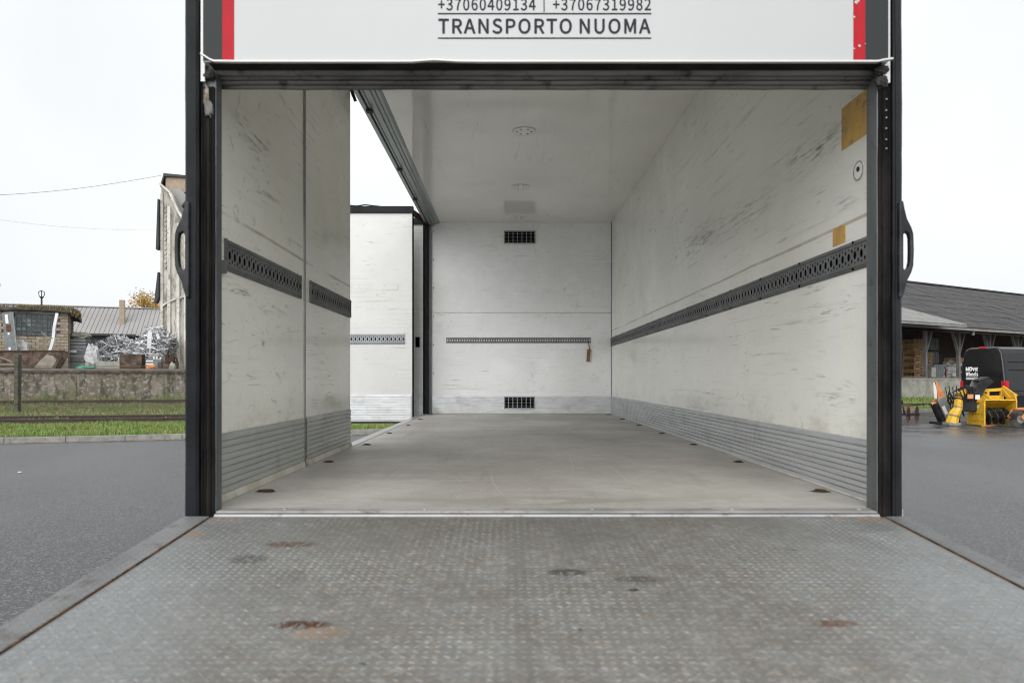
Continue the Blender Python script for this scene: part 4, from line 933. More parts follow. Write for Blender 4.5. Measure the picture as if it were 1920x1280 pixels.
MB().box(cx-.2, cx+.2, 1.6, 2.0, rz0+.75, rz1+.45).build('chimney', 'beige_brick', hb); MB().box(cx-.23, cx+.23, 1.45, 1.65, rz0+.5, rz0+1.0).build('chimney_base', 'brick_a', hb)

# street lamp over the roof
c = P(78, 691, 50)
lm = empty('yard_lamp', (c.x, 50, PZ), label='thin dark lamp post with cage head rising over the brick house', cat='lamp')
MB().tube([(0,0,0), (0,0,5.35)], .06, 8).build('pole', 'dark_edge', lm)
MB().tube([(0,0,5.35),(0,0,5.5)], [.04,.16], 8).build('lamp_neck', 'dark_edge', lm)
cg = MB()
for k in range(6):
    a = k*math.pi/3; cg.tube([(math.cos(a)*.08,math.sin(a)*.08,5.4),(math.cos(a)*.2,math.sin(a)*.2,5.65),(math.cos(a)*.2,math.sin(a)*.2,5.85),(0,0,5.95)], .022, 4)
cg.build('lamp_cage', 'dark_edge', lm)

# ------------------------------------------------------------------ scrap heap and what stands round it
random.seed(21)
base = P(230, 691, 38.6); base.z = PZ
def heap_h(u):                                # height over the heap's width, u in metres from x=235 px
    return 1.5+1.15*math.exp(-((u-1.1)/1.0)**2)+.6*math.exp(-((u+1.2)/.9)**2)
sh = MB()
for i in range(26):
    for j in range(14):
        pass
for _ in range(1700):
    u = random.uniform(-2.2, 2.05); v_ = random.uniform(0, 2.0); hmax = heap_h(u)*(.35+.65*min(1, v_/1.1)); z = random.uniform(.0, 1)**.5*hmax*.96
    d = Vector((random.gauss(0,1), random.gauss(0,.7), random.gauss(0,.55))).normalized(); L = random.uniform(.12,.55) if random.random() < .9 else random.uniform(.6,1.1)
    p = Vector((u, v_-.35*z*0, z)); a, b = p-d*L/2, p+d*L/2
    if a.z < .02: a.z = .02
    if b.z < .02: b.z = .02
    r = random.random(); wd = random.uniform(.012,.045) if r < .85 else random.uniform(.05,.1)
    sh.bar(a, b, wd, wd*random.uniform(.25,1), m=0 if random.random() < .68 else (1 if random.random() < .75 else 2), up=(random.gauss(0,1),random.gauss(0,1),random.gauss(0,1)))
core = MB(); vs = []
for i in range(25):
    for j in range(9):
        u = -2.3+4.4*i/24; v_ = .25+2*j/8; vs.append((u, v_, heap_h(u)*(.2+.75*min(1, j/4))*(1+.15*noise.noise(Vector((u*3, v_*3, 1))))-.15))
for k_ in range(24):
    for j in range(8): sh.add([vs[k_*9+j], vs[(k_+1)*9+j], vs[(k_+1)*9+j+1], vs[k_*9+j+1]], [(0,1,2,3)], 1)
for i in range(24): sh.add([vs[i*9], vs[(i+1)*9], (vs[(i+1)*9][0], .25, 0), (vs[i*9][0], .25, 0)], [(0,1,2,3)], 1)
o = sh.build('scrap_heap', ['scrap_alu', 'scrap_dark', 'scrap_white'], fix=False); o.location = base; tag(o, 'heap of tangled silver aluminium offcuts on the platform', 'scrap', kind='stuff')
# white sheet draped on the heap
ws = MB(); pts_ = [(1.55,-.05,2.22),(1.62,-.12,2.15),(1.60,-.16,1.75),(1.58,-.16,1.35),(1.56,-.15,1.2)]
for a, b in zip(pts_, pts_[1:]): ws.bar(a, b, .24, .02, up=(0,1,0))
ws.bar((1.5,.0,2.22), (1.95,.05,2.12), .2, .03); ws.bar((1.9,.05,2.1), (2.05,.0,1.75), .16, .03, up=(0,1,0))
o = ws.build('white_sheet', 'scrap_white'); o.location = base; tag(o, 'long white plastic strip draped over the right of the scrap heap', 'sheet')

sk = empty('board_stack', (P(147, 691, 37.5).x, 37.2, PZ), A22, label='stack of dark grey boards with a white label beside the brick house', cat='stack')
zz = .0; random.seed(5)
for i in range(9):
    h = random.uniform(.15,.24); MB().box(-.5+random.uniform(-.03,.03), .5+random.uniform(-.03,.03), 0, .8, zz, zz+h-.025).build('board', random.choice(['grey_board','crate_grey','grey_board']), sk, bevel=.01); zz += h
MB().box(-.35, .08, -.012, -.002, .93, 1.05).build('label_plate', 'sticker_white', sk)
bag('grey_tarpaulin', (P(147, 691, 37.5).x, 37.6, PZ+zz-.03), .62, .42, .22, 'concrete_light', 'crumpled pale tarpaulin lying on the stack of grey boards', 'tarpaulin', 12)
bag('bulk_bag', (P(175, 691, 37).x, 36.9, PZ), .36, .34, .75, 'bag_white', 'tall greyish white bulk bag beside the dark board stack', 'bag', 17)
bag('green_sheet', (P(170, 691, 36).x, 35.6, PZ), .55, .25, .10, 'sheet_green', 'crumpled mint green plastic sheet on the platform before the bulk bag', 'sheet', 23)
o = MB().box(-.62, .62, 0, .5, 0, .43).build('concrete_block', 'concrete_light', bevel=.02); o.location = (P(206, 691, 36.3).x, 36.2, PZ); o.rotation_euler = (0,0,A22); tag(o, 'pale concrete block lying in front of the scrap heap', 'block')
rb_ = empty('rusty_box', (P(250, 691, 36.5).x, 36.4, PZ), A22, label='dark brown rusted steel box between concrete block and grey engine parts', cat='box')
MB().box(-.62, .45, 0, .04, .05, .82).build('front_plate', 'rust_plate', rb_); MB().box(-.62, -.58, .04, .7, .05, .82).build('side_plate', 'rust_plate', rb_); MB().box(.41, .45, .04, .7, .05, .82).build('side_plate', 'rust', rb_)
MB().box(-.62, .45, .66, .7, .05, .8).build('rear_plate', 'rust', rb_); MB().box(-.58, .41, .04, .66, 0, .05).build('bottom_plate', 'rust', rb_); MB().bar((-.62,-.02,.12), (.45,-.02,.16), .04, .07).build('skid', 'rust_bright', rb_)
en = empty('engine_crate', (P(288, 691, 36.5).x, 36.5, PZ), A22, label='grey metal crate of machine parts with pale caps between the rusty pieces', cat='crate')
MB().box(-.38, .38, 0, .5, .05, .55).build('body', 'crate_grey', en, bevel=.02)
for zz in (.15, .3, .45): MB().box(-.37, -.02, -.012, -.001, zz-.03, zz+.03).build('slat', 'scrap_alu', en)
for xx in (0, .14): MB().tube([(xx,.1,.55),(xx,.1,.68),(xx,.1,.72)], [.06,.05,.02], 8).build('cap', 'scrap_white', en)
MB().box(.2,.4,-.05,.2,.1,.4).build('motor', 'rust_plate', en, bevel=.03); MB().bar((-.3,.2,.7), (.25,.2,.78), .14, .12).build('top_beam', 'peeled_paint', en)
bag('orange_rag', (P(287, 691, 35.4).x, 35.2, PZ), .26, .14, .14, 'rust_orange' if 'rust_orange' in M else 'orange_paint', 'small orange rag on the platform before the machine crate', 'rag', 31)
mc = empty('rusty_machine', (P(320, 691, 36).x, 36.0, PZ), A22, label='rusty broken machine with hooked arm at the foot of the tall pale building', cat='machine')
MB().box(-.35,.3,.05,.45,.0,.3).build('base', 'rust_plate', mc, bevel=.04); MB().tube([(-.2,.2,.3),(-.22,.18,.75),(-.15,.15,.98),(.0,.15,.9)], [.14,.12,.09,.06], 8).build('column', 'rust', mc)
MB().tube([(.05,.15,.2),(.1,.1,.62),(.0,.1,.8)], [.08,.1,.05], 8).build('arm', 'black_paint', mc); MB().tube([(.05,.1,.66),(.25,.1,.6),(.33,.1,.3),(.3,.1,.05)], [.07,.06,.05,.03], 8).build('hook_arm', 'rust', mc)
MB().disc((.0,.04,.5), .16, 'y', .08, 14).build('pulley', 'rust', mc)
bag('pale_stone', (P(325, 691, 35.7).x, 35.6, PZ), .16, .12, .2, 'concrete_light', 'small pale stone under the arm of the rusty machine', 'stone', 2)

# ------------------------------------------------------------------ tall pale building
TB = P(301, 691, 41)
tb = empty('tall_pale_building', (TB.x, 41, PZ), math.atan(.10), label='tall weathered cream building with pilasters and stepped gable behind the scrap yard', cat='building')
s = 1280/41.0
hz = lambda py: (691-py)/s
gable = [(0,0),(12,0),(12,hz(472)),(2.6,hz(470)),(1.15,hz(398)),(.62,hz(360)),(0.05,hz(345))]
MB().extr(gable, 'y', 0, 7).build('wall', 'old_render', tb)
for x0, x1, zt, d in ((.02,.16,hz(350),.10),(.42,.60,hz(375),.10),(.95,1.12,hz(405),.10),(1.40,1.62,hz(430),.12),(2.1,2.4,hz(470),.1),(3.9,4.2,hz(472),.1),(5.9,6.2,hz(472),.1),(7.9,8.2,hz(472),.1),(9.9,10.2,hz(472),.1),(11.7,12,hz(472),.1)):
    MB().box(x0, x1, -d, -.002, 0, zt-.3).build('pilaster', 'render_band', tb, bevel=.01)
for k_, zc in ((0, hz(560)),):
    m = MB()
    for i in range(8):
        a = i/7; m.bar((.1+1.6*a*(i/8), -.08, zc-.35*math.cos(a*2.5)), (.1+1.6*((i+1)/8)*((i+1)/7), -.08, zc-.35*math.cos((i+1)/7*2.5)), .09, .12)
    m.build('cornice', 'render_band', tb)
rl = MB(); pr_l = [(.05,hz(345)),(.62,hz(360)),(1.15,hz(398)),(2.6,hz(470)),(12,hz(472))]
for a, b in zip(pr_l, pr_l[1:]): rl.bar((a[0],-.14,a[1]+.05), (b[0],-.14,b[1]+.05), .35, .12)
rl.build('gable_coping', 'render_band', tb)
MB().extr([(.3,hz(362)),(2.3,hz(450)),(2.3,hz(395)),(1.0,hz(345)),(.3,hz(350))], 'y', .3, .36).build('inner_roof', 'sheet_roof', tb)
dm = MB().box(.10, 1.75, .5, 3.0, hz(352), hz(322)).build('roof_box', 'beige_brick', tb)
MB().extr([(-.18,hz(343)),(.02,hz(321)),(.02,hz(318)),(1.9,hz(322)),(1.9,hz(325)),(.08,hz(324)),(-.12,hz(345))], 'y', .35, 3.2).build('box_roof', 'dark_edge', dm)
MB().extr([(1.25,hz(383)),(1.7,hz(365)),(1.7,hz(362)),(3.2,hz(366)),(3.2,hz(369)),(1.75,hz(367)),(1.3,hz(386))], 'y', -.2, 1.2).build('porch_roof', 'dark_edge', tb)
MB().extr([(1.6,hz(385)),(3.0,hz(385)),(3.0,hz(368)),(1.6,hz(368))], 'y', .0, .4).build('porch_box', 'beige_brick', tb)
for y0, y1, xo in ((372, 466, -.16), (508, 566, -.26)):
    MB().extr([(.0,hz(y0)),(-.06,hz(y0)),(xo,hz(y1)),(xo+.12,hz(y1)),(.0,hz(y1-12))], 'y', -.3, .05).build('side_roof', 'dark_edge', tb)
# ornament blocks down the left pilaster
for i in range(14): MB().box(.22+.01*(i%3), .34, -.05, -.002, hz(500)+i*.28, hz(500)+i*.28+.14).build('ornament', 'old_render', tb)
for x_, y_, w_, h_ in ((.55,655,.18,.1),(1.1,560,.08,.3),(.5,520,.07,.25)): MB().box(x_, x_+w_, -.13, -.001, hz(y_), hz(y_)+h_).build('wall_patch', 'brick_c', tb)

# overhead wires to the building: each a sagging line
for i, (a, b, lab) in enumerate(((P(-200,371,30), P(303,329,41), 'thin overhead wire running up to the top of the pale building'), (P(-200,380,30), P(300,432,41), 'lower thin overhead wire running down to the side of the pale building'))):
    pts = [a.lerp(b, t_/16)-Vector((0,0,.35*math.sin(math.pi*t_/16))) for t_ in range(17)]
    tag(MB().tube(pts, .009 if i == 0 else .0035, 4).build('overhead_wire', 'wire_black'), lab, 'wire')

# autumn tree
random.seed(9)
tp = P(284, 691, 74)
tre = empty('autumn_tree', (tp.x, 74, 0), label='autumn tree with orange-brown leaves behind the metal roof', cat='tree')
tre.scale = (1.15,1.15,1.06)
tk = MB(); tk.tube([(0,0,0),(.1,0,3),(0,.1,6),(.1,0,9)], [.35,.28,.2,.08], 8); tips = []
for k in range(22):
    a = random.uniform(0,6.28); z0 = random.uniform(3.5, 8.2); L = random.uniform(1.2, 3.0)*(1.1-.06*z0+.2); e = Vector((math.cos(a)*L, math.sin(a)*L, z0+random.uniform(.4,1.6)))
    tk.tube([(0.05,0.05,z0), (e.x*.5,e.y*.5,z0+(e.z-z0)*.6), e], [.1,.06,.02], 5); tips.append(e)
tk.build('trunk', 'bark', tre)
lv = MB()
for e in tips+[Vector((random.gauss(0,1.3), random.gauss(0,1.3), random.uniform(6,10.2))) for _ in range(16)]:
    for _ in range(260):
        c = e+Vector((random.gauss(0,.45), random.gauss(0,.45), random.gauss(0,.35))); a = Vector((random.gauss(0,1),random.gauss(0,1),random.gauss(0,1))).normalized()*.085; b = a.cross(Vector((random.gauss(0,1),random.gauss(0,1),random.gauss(0,1)))).normalized()*.06
        lv.add([c-a, c-b, c+a, c+b], [(0,1,2,3)])
lv.build('crown', 'leaf_autumn', tre, fix=False)

# ------------------------------------------------------------------ right: open timber shed on its platform
A55 = math.atan(.55)
SX, SY = 25.8, 42.0
pf = empty('shed_platform', (SX, SY, 0), A55, label='weathered concrete loading platform under the open shed', cat='platform')
random.seed(13); x = -16.0
while x < 34:
    L = 3.0; MB().box(x+.01, x+L-.01, 0, .3, .3, 1.60).build('platform_panel', 'concrete_light', pf, bevel=.02); x += L
MB().box(-16, 34, -.06, 14, 1.61, 1.72).build('platform_deck', 'platform_top', pf)
sdh = empty('storage_shed', (SX, SY, 1.72), A55, label='long open-sided timber shed with grey corrugated roof on the right', cat='shed')
ez, rz_, ey, ry = 4.79-1.72, 9.75-1.72, -.88, 10.0
sl = math.hypot(ry-ey, rz_-ez); pitch_ = math.atan2(rz_-ez, ry-ey); nrow = 8; rowl = sl/nrow
cw, waves, seg = 1.2, 5, 4
m = MB(); nn = waves*seg
for i in range(nn+1):
    xx = cw*i/nn; zc = .034*math.cos(2*math.pi*i/seg)
    m.v += [(xx, 0, zc), (xx, rowl+.12, zc+.0)]
for i in range(nn): m.f.append((2*i, 2*i+2, 2*i+3, 2*i+1)); m.mi.append(0)
for i in range(nn+1): xx = m.v[2*i]; m.v.append((xx[0], xx[1], xx[2]-.02))
b0 = 2*(nn+1)
for i in range(nn): m.f.append((b0+i, b0+i+1, 2*i+2, 2*i)); m.mi.append(0)
shm = m.mesh('roof_sheet', 'asbestos'); shl = m.mesh('roof_sheet', 'asbestos_light')
random.seed(17)
for r in range(nrow):
    for c_ in range(-5, 31):
        o = link('roof_sheet', shm, sdh)
        t0 = r*rowl; o.location = (c_*cw, ey+math.cos(pitch_)*t0+random.uniform(-.012,.012), ez+math.sin(pitch_)*t0+.035*(nrow-r)*0+random.uniform(0,.018)+.02)
        o.rotation_euler = (pitch_-.028+random.uniform(-.006,.006), random.uniform(-.004,.004), random.uniform(-.006,.006))
MB().add([(-6,ry,rz_+.05),(37,ry,rz_+.05),(37,20,ez),(-6,20,ez)], [(0,1,2,3)]).build('rear_roof', 'asbestos', sdh)
MB().bar((-6,ry,rz_+.08), (37,ry,rz_+.08), .4, .1).build('ridge_cap', 'asbestos', sdh)
MB().bar((-6,ey-.02,ez-.1), (37,ey-.02,ez-.1), .06, .14).build('eave_board', 'asbestos_light', sdh)
MB().add([(-6,ey+.1,ez-.32),(37,ey+.1,ez-.32),(37,ry,rz_-.45),(-6,ry,rz_-.45)], [(0,1,2,3)]).build('roof_underside', 'dark_brick', sdh)
MB().box(-6, 37, 7.0, 7.3, 0, 6.6).build('rear_wall', 'dark_brick', sdh)
# annex canopy, lighter roof, in front of the main eave
an = MB(); nn = 56
for i in range(nn+1):
    xx = -7.0+6.9*i/nn; zc = .045*math.cos(math.pi*i)
    an.v += [(xx, -2.3, ez-.02+zc), (xx-.55, 3.2, ez+1.95+zc)]
for i in range(nn): an.f.append((2*i, 2*i+2, 2*i+3, 2*i+1)); an.mi.append(0)
an.build('canopy_roof', 'asbestos_light', sdh, fix=False)
MB().bar((-7,-2.28,ez-.11), (-.1,-2.28,ez-.11), .05, .12).build('eave_board', 'asbestos_light', sdh)
MB().box(-9.5, -1.9, 3.5, 3.8, 3.9, 5.2).build('gable_panel', 'dark_brick', sdh)
sky_ = MB().box(3.2,4.6,5.2,6.0,ez+2.85,ez+3.5).build('roof_light', 'concrete_light', sdh)
for i, xx in enumerate((-5.2, 2.0, 5.85, 9.7, 13.5, 17.3, 21.1)):
    yy = 1.3
    po = MB().bar((xx,yy,0), (xx,yy,ez+.5), .2, .2).build('post', 'grey_post_wood', sdh)
    for sg in (-1, 1):
        if xx == 2.0 and sg < 0: continue
        MB().bar((xx,yy,1.5), (xx+sg*.95,yy,ez+.4), .15, .15).build('brace', 'grey_post_wood', po)
MB().bar((-6,1.3,ez+.55), (37,1.3,ez+.55), .2, .25).build('wall_plate', 'dark_brick', sdh)
for xx in (3.6, 11.2): MB().tube([(xx,-.8,ez-.2),(xx,-.75,ez-.42)], [.05,.10], 8).build('floodlight', 'crate_grey', sdh)
wn = MB()
for i in range(5): wn.box(1.0+i*.35, 1.04+i*.35, 6.93, 6.97, 1.9, 3.1)
for j in range(4): wn.box(1.0, 2.44, 6.92, 6.96, 1.9+j*.4, 1.94+j*.4)
wn = wn.build('window', 'crate_grey', sdh); MB().box(1.0, 2.44, 6.975, 6.985, 1.9, 3.1).build('pane', 'black_hole', wn)

# stacked crates and goods on the shed platform, in the shed's own axes
SM = Matrix.Translation((SX, SY, 1.72)) @ Matrix.Rotation(A55, 4, 'Z')
def shed_pt(px, ly, lz=0):                   # local x where a pixel column crosses local depth ly
    k = (px-953)/1280; ca, sa = math.cos(A55), math.sin(A55)
    # X = SX + x ca - ly sa ; Y = SY + x sa + ly ca ; X = kY
    x_ = (k*(SY+ly*ca)-SX+ly*sa)/(ca-k*sa); return SM @ Vector((x_, ly, lz))
def crate_proto():
    e = empty('wooden_crate', (0,0,0)); L, D_, H_ = 1.15, .8, .42
    for xx in (-L/2+.04, L/2-.04, 0):
        for yy in (-D_/2, D_/2): MB().box(xx-.04, xx+.04, yy-.02, yy+.02, 0, H_).build('upright', 'crate_wood', e)
    for yy in (-D_/2-.03, D_/2+.03):
        for zz in (.06, .2, .35): MB().box(-L/2, L/2, yy-.01, yy+.01, zz-.035, zz+.035).build('slat', 'crate_wood', e)
    for zz in (.06, .35):
        for xx in (-L/2-.01, L/2+.01): MB().box(xx-.01, xx+.01, -D_/2, D_/2, zz-.035, zz+.035).build('slat', 'crate_wood', e)
    MB().box(-L/2, L/2, -D_/2, D_/2, 0, .025).build('bottom', 'crate_wood', e)
    MB().bar((-L/2+.1,-D_/2-.045,.08), (L/2-.1,-D_/2-.045,.34), .02, .06).build('brace', 'crate_wood', e)
    return e
cp = crate_proto(); first = True
ords = ['lowest', 'second', 'third', 'fourth', 'fifth', 'topmost']
def crate(loc, label, grp='wooden crates stacked under the shed roof'):
    global first
    if first: r_ = cp; first = False
    else:
        r_ = cp.copy(); C.objects.link(r_)
        for ch_ in cp.children:
            c2 = ch_.copy(); C.objects.link(c2); c2.parent = r_
    r_.location = loc; r_.rotation_euler = (0,0,A55+random.uniform(-.05,.05)); tag(r_, label, 'crate', grp)
b1 = shed_pt(1713, 3.0)
for i in range(6): crate(b1+Vector((random.uniform(-.04,.04),0,.43*i)), 'wooden slatted crate, %s of six in the tallest stack by the left post' % ords[i])
b2 = shed_pt(1723, 3.2)+Vector((.35,.25,0))
for i in range(4): crate(b2+Vector((random.uniform(-.04,.04),0,.43*i)), 'wooden slatted crate, %s in the shorter stack right of the tallest one' % (ords[i] if i < 3 else 'topmost'))
b3 = shed_pt(1699, 4.6)
for i in range(6): crate(b3+Vector((random.uniform(-.04,.04),0,.43*i)), 'wooden slatted crate, %s of the stack half hidden by the truck post' % ords[i])
crate(shed_pt(1791, 2.2, .95), 'single wooden crate on top of the white sacks beside the van', 'single crate')
for i, (zz, lab) in enumerate(((1.0, 'lower grey slatted box of the pair beside the crates'), (1.95, 'upper grey slatted box of the pair beside the crates'), (0, 'grey slatted box on the shed floor behind the short post'))):
    p = shed_pt(1741 if i < 2 else 1749, 4.2 if i < 2 else 2.2); e = empty('grey_box', p+Vector((0,0,zz if i < 2 else 0)), A55, label=lab, cat='box')
    MB().box(-.55,.55,-.4,.4,.0,.86).build('body', 'crate_grey', e, bevel=.02)
    for k in range(5): MB().box(-.53+k*.22,-.35+k*.22,-.425,-.401,.08,.8).build('slat', 'crate_grey', e)
p = shed_pt(1741, 4.2); e = empty('box_stand', p, A55, label='low dark trestle carrying the pair of grey slatted boxes', cat='trestle')
MB().box(-.6,.6,-.4,.4,.85,.99).build('top', 'dark_brick', e)
for xx in (-.5,.5): MB().box(xx-.05,xx+.05,-.35,.35,0,.85).build('leg', 'dark_brick', e)
p = shed_pt(1748, .5); o = MB().bar((0,0,0),(0,0,.62), .34, .3).build('stub_post', 'concrete_light', bevel=.03); o.location = p; tag(o, 'short mossy concrete stub post at the platform edge before the grey box', 'post')
for i, (px, ly, zz, sx, lab) in enumerate(((1782,2.2,0,.55,'lowest big white sack left of the black van'), (1784,2.3,.45,.5,'upper big white sack left of the black van, with loose folds'))):
    bag('white_sack', shed_pt(px, ly, zz), sx*1.2, .45, .40, 'bag_white', lab, 'sack', 40+i)
o = MB().box(-.05,.05,-.05,.05,0,.55).build('red_post', 'disc_rust'); o.location = shed_pt(1774, .9); tag(o, 'small red marker post at the foot of the timber shed post', 'post')

# ------------------------------------------------------------------ black van
va = R(12)
van = empty('parked_van', (18.15, 27.45, 0), va-R(90), label='black high-roof van parked before the shed, rear doors towards the camera', cat='van')
# local: x to the van's right, y forward, rear at y = 0; left rear corner at the origin
VW, VL = 2.0, 6.9
prof = [(.0,.45),(.0,.62),(-.01,1.0),(.02,1.5),(.10,2.2),(.17,2.6),(.25,2.76),(.42,2.84)]
full = prof+[(VW-a, b) for a, b in reversed(prof)]
def ring(y, sx=1.0, sz=1.0, z0=.45): return [((a-VW/2)*sx+VW/2, y, z0+(b-z0)*sz) for a, b in full]
secs = [(-.0,.965,.985), (.03,.985,.995), (.10,1,1), (2.0,1,1), (4.6,1,1), (5.2,.98,.95), (5.9,.95,.66), (6.7,.88,.42), (6.9,.8,.35)]
bo = MB(); n = len(full)
for y, a, b in secs: bo.v += ring(y, a, b)
for i in range(len(secs)-1):
    for k in range(n): bo.f.append((i*n+k, i*n+(k+1)%n, (i+1)*n+(k+1)%n, (i+1)*n+k)); bo.mi.append(0)
bo.f.append(tuple(range(n-1,-1,-1))); bo.mi.append(0); bo.f.append(tuple((len(secs)-1)*n+k for k in range(n))); bo.mi.append(0)
vb = bo.build('body', 'van_black', van, bevel=.02)
for x0, x1, z0, z1 in ((.993,1.003,.7,2.62), (.2,1.8,2.60,2.612), (.2,.204,.7,2.6), (1.796,1.80,.7,2.6)):
    MB().box(x0, x1, -.004, -.001, z0, z1).build('door_gap', 'van_groove', vb)
MB().box(.24,.985,-.006,-.001,2.30,2.315).build('swage_line', 'van_groove', vb); MB().box(1.012,1.76,-.006,-.001,2.30,2.315).build('swage_line', 'van_groove', vb)
for x0, x1 in ((.03,.17), (1.83,1.97)): MB().box(x0, x1, -.012, .06, 1.05, 1.55).build('tail_light', 'lamp_red', van, bevel=.02)
MB().box(1.975, 2.012, .0, .16, 1.05, 1.55).build('tail_light', 'lamp_red', van, bevel=.015)
MB().box(.02, 1.98, -.12, .1, .42, .66).build('bumper', 'van_trim', van, bevel=.03)
MB().box(.86, 1.16, -.015, .03, 2.80, 2.87).build('brake_light', 'lamp_red', van, bevel=.012)
MB().box(.70, 1.22, -.012, -.002, .80, .92).build('number_plate', 'plate_white', van)
MB().box(.45, .9, -.02, -.003, 1.18, 1.21).build('door_trim', 'chrome', van); MB().box(1.05, 1.13, -.03, -.003, 1.2, 1.32).build('door_handle', 'van_trim', van, bevel=.01)
MB().tube([(1.12+math.cos(a)*.085, -.012, 1.47+math.sin(a)*.085) for a in [2*math.pi*k/20 for k in range(21)]], .011, 5, caps=False).build('emblem', 'chrome', van)
for z_ in (.9, 1.75, 2.25):
    for xx in (1.805, .145): MB().box(xx, xx+.05, -.014, -.002, z_, z_+.05).build('hinge', 'van_trim', van)
for zz, xx in ((1.16, 2.0), (1.95, 1.93), (2.25, 1.893)): MB().box(xx, xx+.022, .25, 4.4, zz, zz+.025).build('side_moulding', 'van_trim', vb)
def vtext(s, x0, x1, zb, cap, off=.01): return text(s, x0, x1, zb, cap, -.006, 'white_print', van, off)
vtext('M', .30, .43, 1.94, .15, .012); vtext('VIE', .61, .84, 1.94, .13, .012); vtext('Wheels', .30, .84, 1.74, .16, .010)
MB().disc((.515, -.004, 2.02), .085, 'y', .006, 20).build('logo_disc', 'white_print', van)
MB().extr([(.49,1.98),(.55,2.02),(.49,2.06)], 'y', -.0105, -.0085).build('logo_arrow', 'van_trim', van)
for z_, x1 in ((1.655, .84), (1.60, .84)): MB().box(.30, x1, -.007, -.003, z_, z_+.036).build('lettering_line', 'white_print' if z_ < 1.64 else 'sticker_white', van)
text('TRANSPORTO', .32, .56, 1.608, .022, -.0075, 'van_trim', van); text('NUOMA', .60, .82, 1.608, .022, -.0075, 'van_trim', van)
for y in (1.35, 5.6):
    for xx in (.13, VW-.13):
        wh = MB().disc((xx, y, .36), .36, 'x', .24, 28).build('wheel', 'tyre', van, bevel=.03); MB().disc((xx+(.115 if xx > 1 else -.115), y, .36), .22, 'x', .03, 18).build('rim', 'chrome', wh)

# ------------------------------------------------------------------ yellow snow blower
sb = empty('snow_blower', (16.2, 23.2, 0), 0, label='yellow snow blower attachment with auger and dark discharge chute before the van', cat='snow blower')
MB().extr([(0,.04),(.9,.05),(.9,.30),(.78,.50),(.1,.90),(0,.90)], 'x', -.02, .02).build('side_plate', 'yellow_paint', sb, bevel=.006)
MB().extr([(0,.04),(.9,.05),(.9,.30),(.78,.80),(.1,1.14),(0,.90)], 'x', 1.06, 1.10).build('side_plate', 'yellow_paint', sb, bevel=.006)
arc = [(0.02,.90),(.35,.74),(.62,.60),(.80,.42),(.87,.25),(.87,.06)]
hm = MB()
for a, b in zip(arc, arc[1:]): hm.add([(.02,a[0],a[1]),(1.06,a[0],a[1]),(1.06,b[0],b[1]),(.02,b[0],b[1]),(.02,a[0]+.01,a[1]+.03),(1.06,a[0]+.01,a[1]+.03),(1.06,b[0]+.03,b[1]+.01),(.02,b[0]+.03,b[1]+.01)], [(0,1,2,3),(4,5,6,7),(0,1,5,4)])
hm.build('housing', 'yellow_paint', sb)
ag = MB(); ag.tube([(.03,.42,.34),(1.05,.42,.34)], .07, 10)
for h_ in (0, 1):
    for i in range(26):
        a0, a1 = i*.5+h_*3.14, (i+1)*.5+h_*3.14; x0, x1 = .05+.98*i/26, .05+.98*(i+1)/26
        q = lambda a, x_, r: (x_, .42+math.cos(a)*r, .34+math.sin(a)*r)
        ag.add([q(a0,x0,.07), q(a1,x1,.07), q(a1,x1,.30), q(a0,x0,.30), q(a0,x0+.02,.07), q(a1,x1+.02,.07), q(a1,x1+.02,.30), q(a0,x0+.02,.30)], [(0,1,2,3),(4,5,6,7),(3,2,6,7)])
ag.build('auger', 'auger_steel', sb)
ct = MB(); ct.tube([(-.18,.62,.55),(-.16,.6,1.0),(-.05,.52,1.35)], [.24,.21,.2], 8); ct.build('chute', 'black_paint', sb)
MB().extr([(-.22,1.0),(.08,1.0),(.26,1.32),(.50,1.52),(.34,1.68),(.04,1.56)], 'y', .30, .33).build('chute_side', 'black_paint', sb)
MB().extr([(-.22,1.0),(.08,1.0),(.26,1.32),(.50,1.52),(.34,1.68),(.04,1.56)], 'y', .66, .72).build('chute_side', 'grey_paint', sb)
MB().bar((.04,.51,1.57),(.34,.51,1.69), .40, .03, up=(0,0,1)).build('deflector', 'black_paint', sb); MB().bar((.34,.51,1.69),(.52,.51,1.52), .40, .03).build('deflector', 'black_paint', sb)
MB().box(-.55,-.02,.35,.85,.5,1.02).build('gearbox', 'black_paint', sb, bevel=.04)
for x0, z0, w_ in ((-.40,1.0,.2), (-.13,.98,.16)): MB().box(x0, x0+w_, .285, .299, z0-.05, z0+.1).build('warning_sticker', 'sticker_white' if x0 > -.3 else 'orange_paint', sb)
fr = MB(); fr.bar((.15,.75,1.2),(1.15,.75,1.26), .09, .1); fr.bar((1.1,.75,.7),(1.12,.75,1.3), .09, .1); fr.bar((.18,.75,.75),(.15,.75,1.25), .09, .1); fr.bar((.3,.7,1.2),(.5,.35,.9), .06, .07); fr.bar((.62,.75,.8),(.62,.75,1.24), .07, .08); fr.bar((1.08,.3,.95),(1.14,.8,1.28), .08, .12); fr.bar((1.05,.75,1.22),(1.3,.75,1.1), .07, .07)
fr.box(.2,1.08,.72,.80,.80,1.05); fr.bar((1.12,.1,.95),(1.12,.75,1.26),.05,.3); fr.build('mounting_frame', 'yellow_paint', sb, bevel=.01)
ha = MB(); ha.tube([(-.80,.5,.10),(-.74,.47,.42),(-.62,.45,.62),(-.60,.45,.9),(-.56,.45,1.08),(-.33,.45,1.22)], [.2,.17,.14,.13,.13,.08], 8); ha.build('hydraulic_arm', 'yellow_paint', sb)
for z_, x_ in ((.36,-.76),(.66,-.62),(.98,-.59)): MB().tube([(x_-.004,.45,z_-.015),(x_+.004,.45,z_+.015)], .178 if z_ < .5 else .15, 8).build('arm_clamp', 'grey_paint', sb)
hs_ = MB()
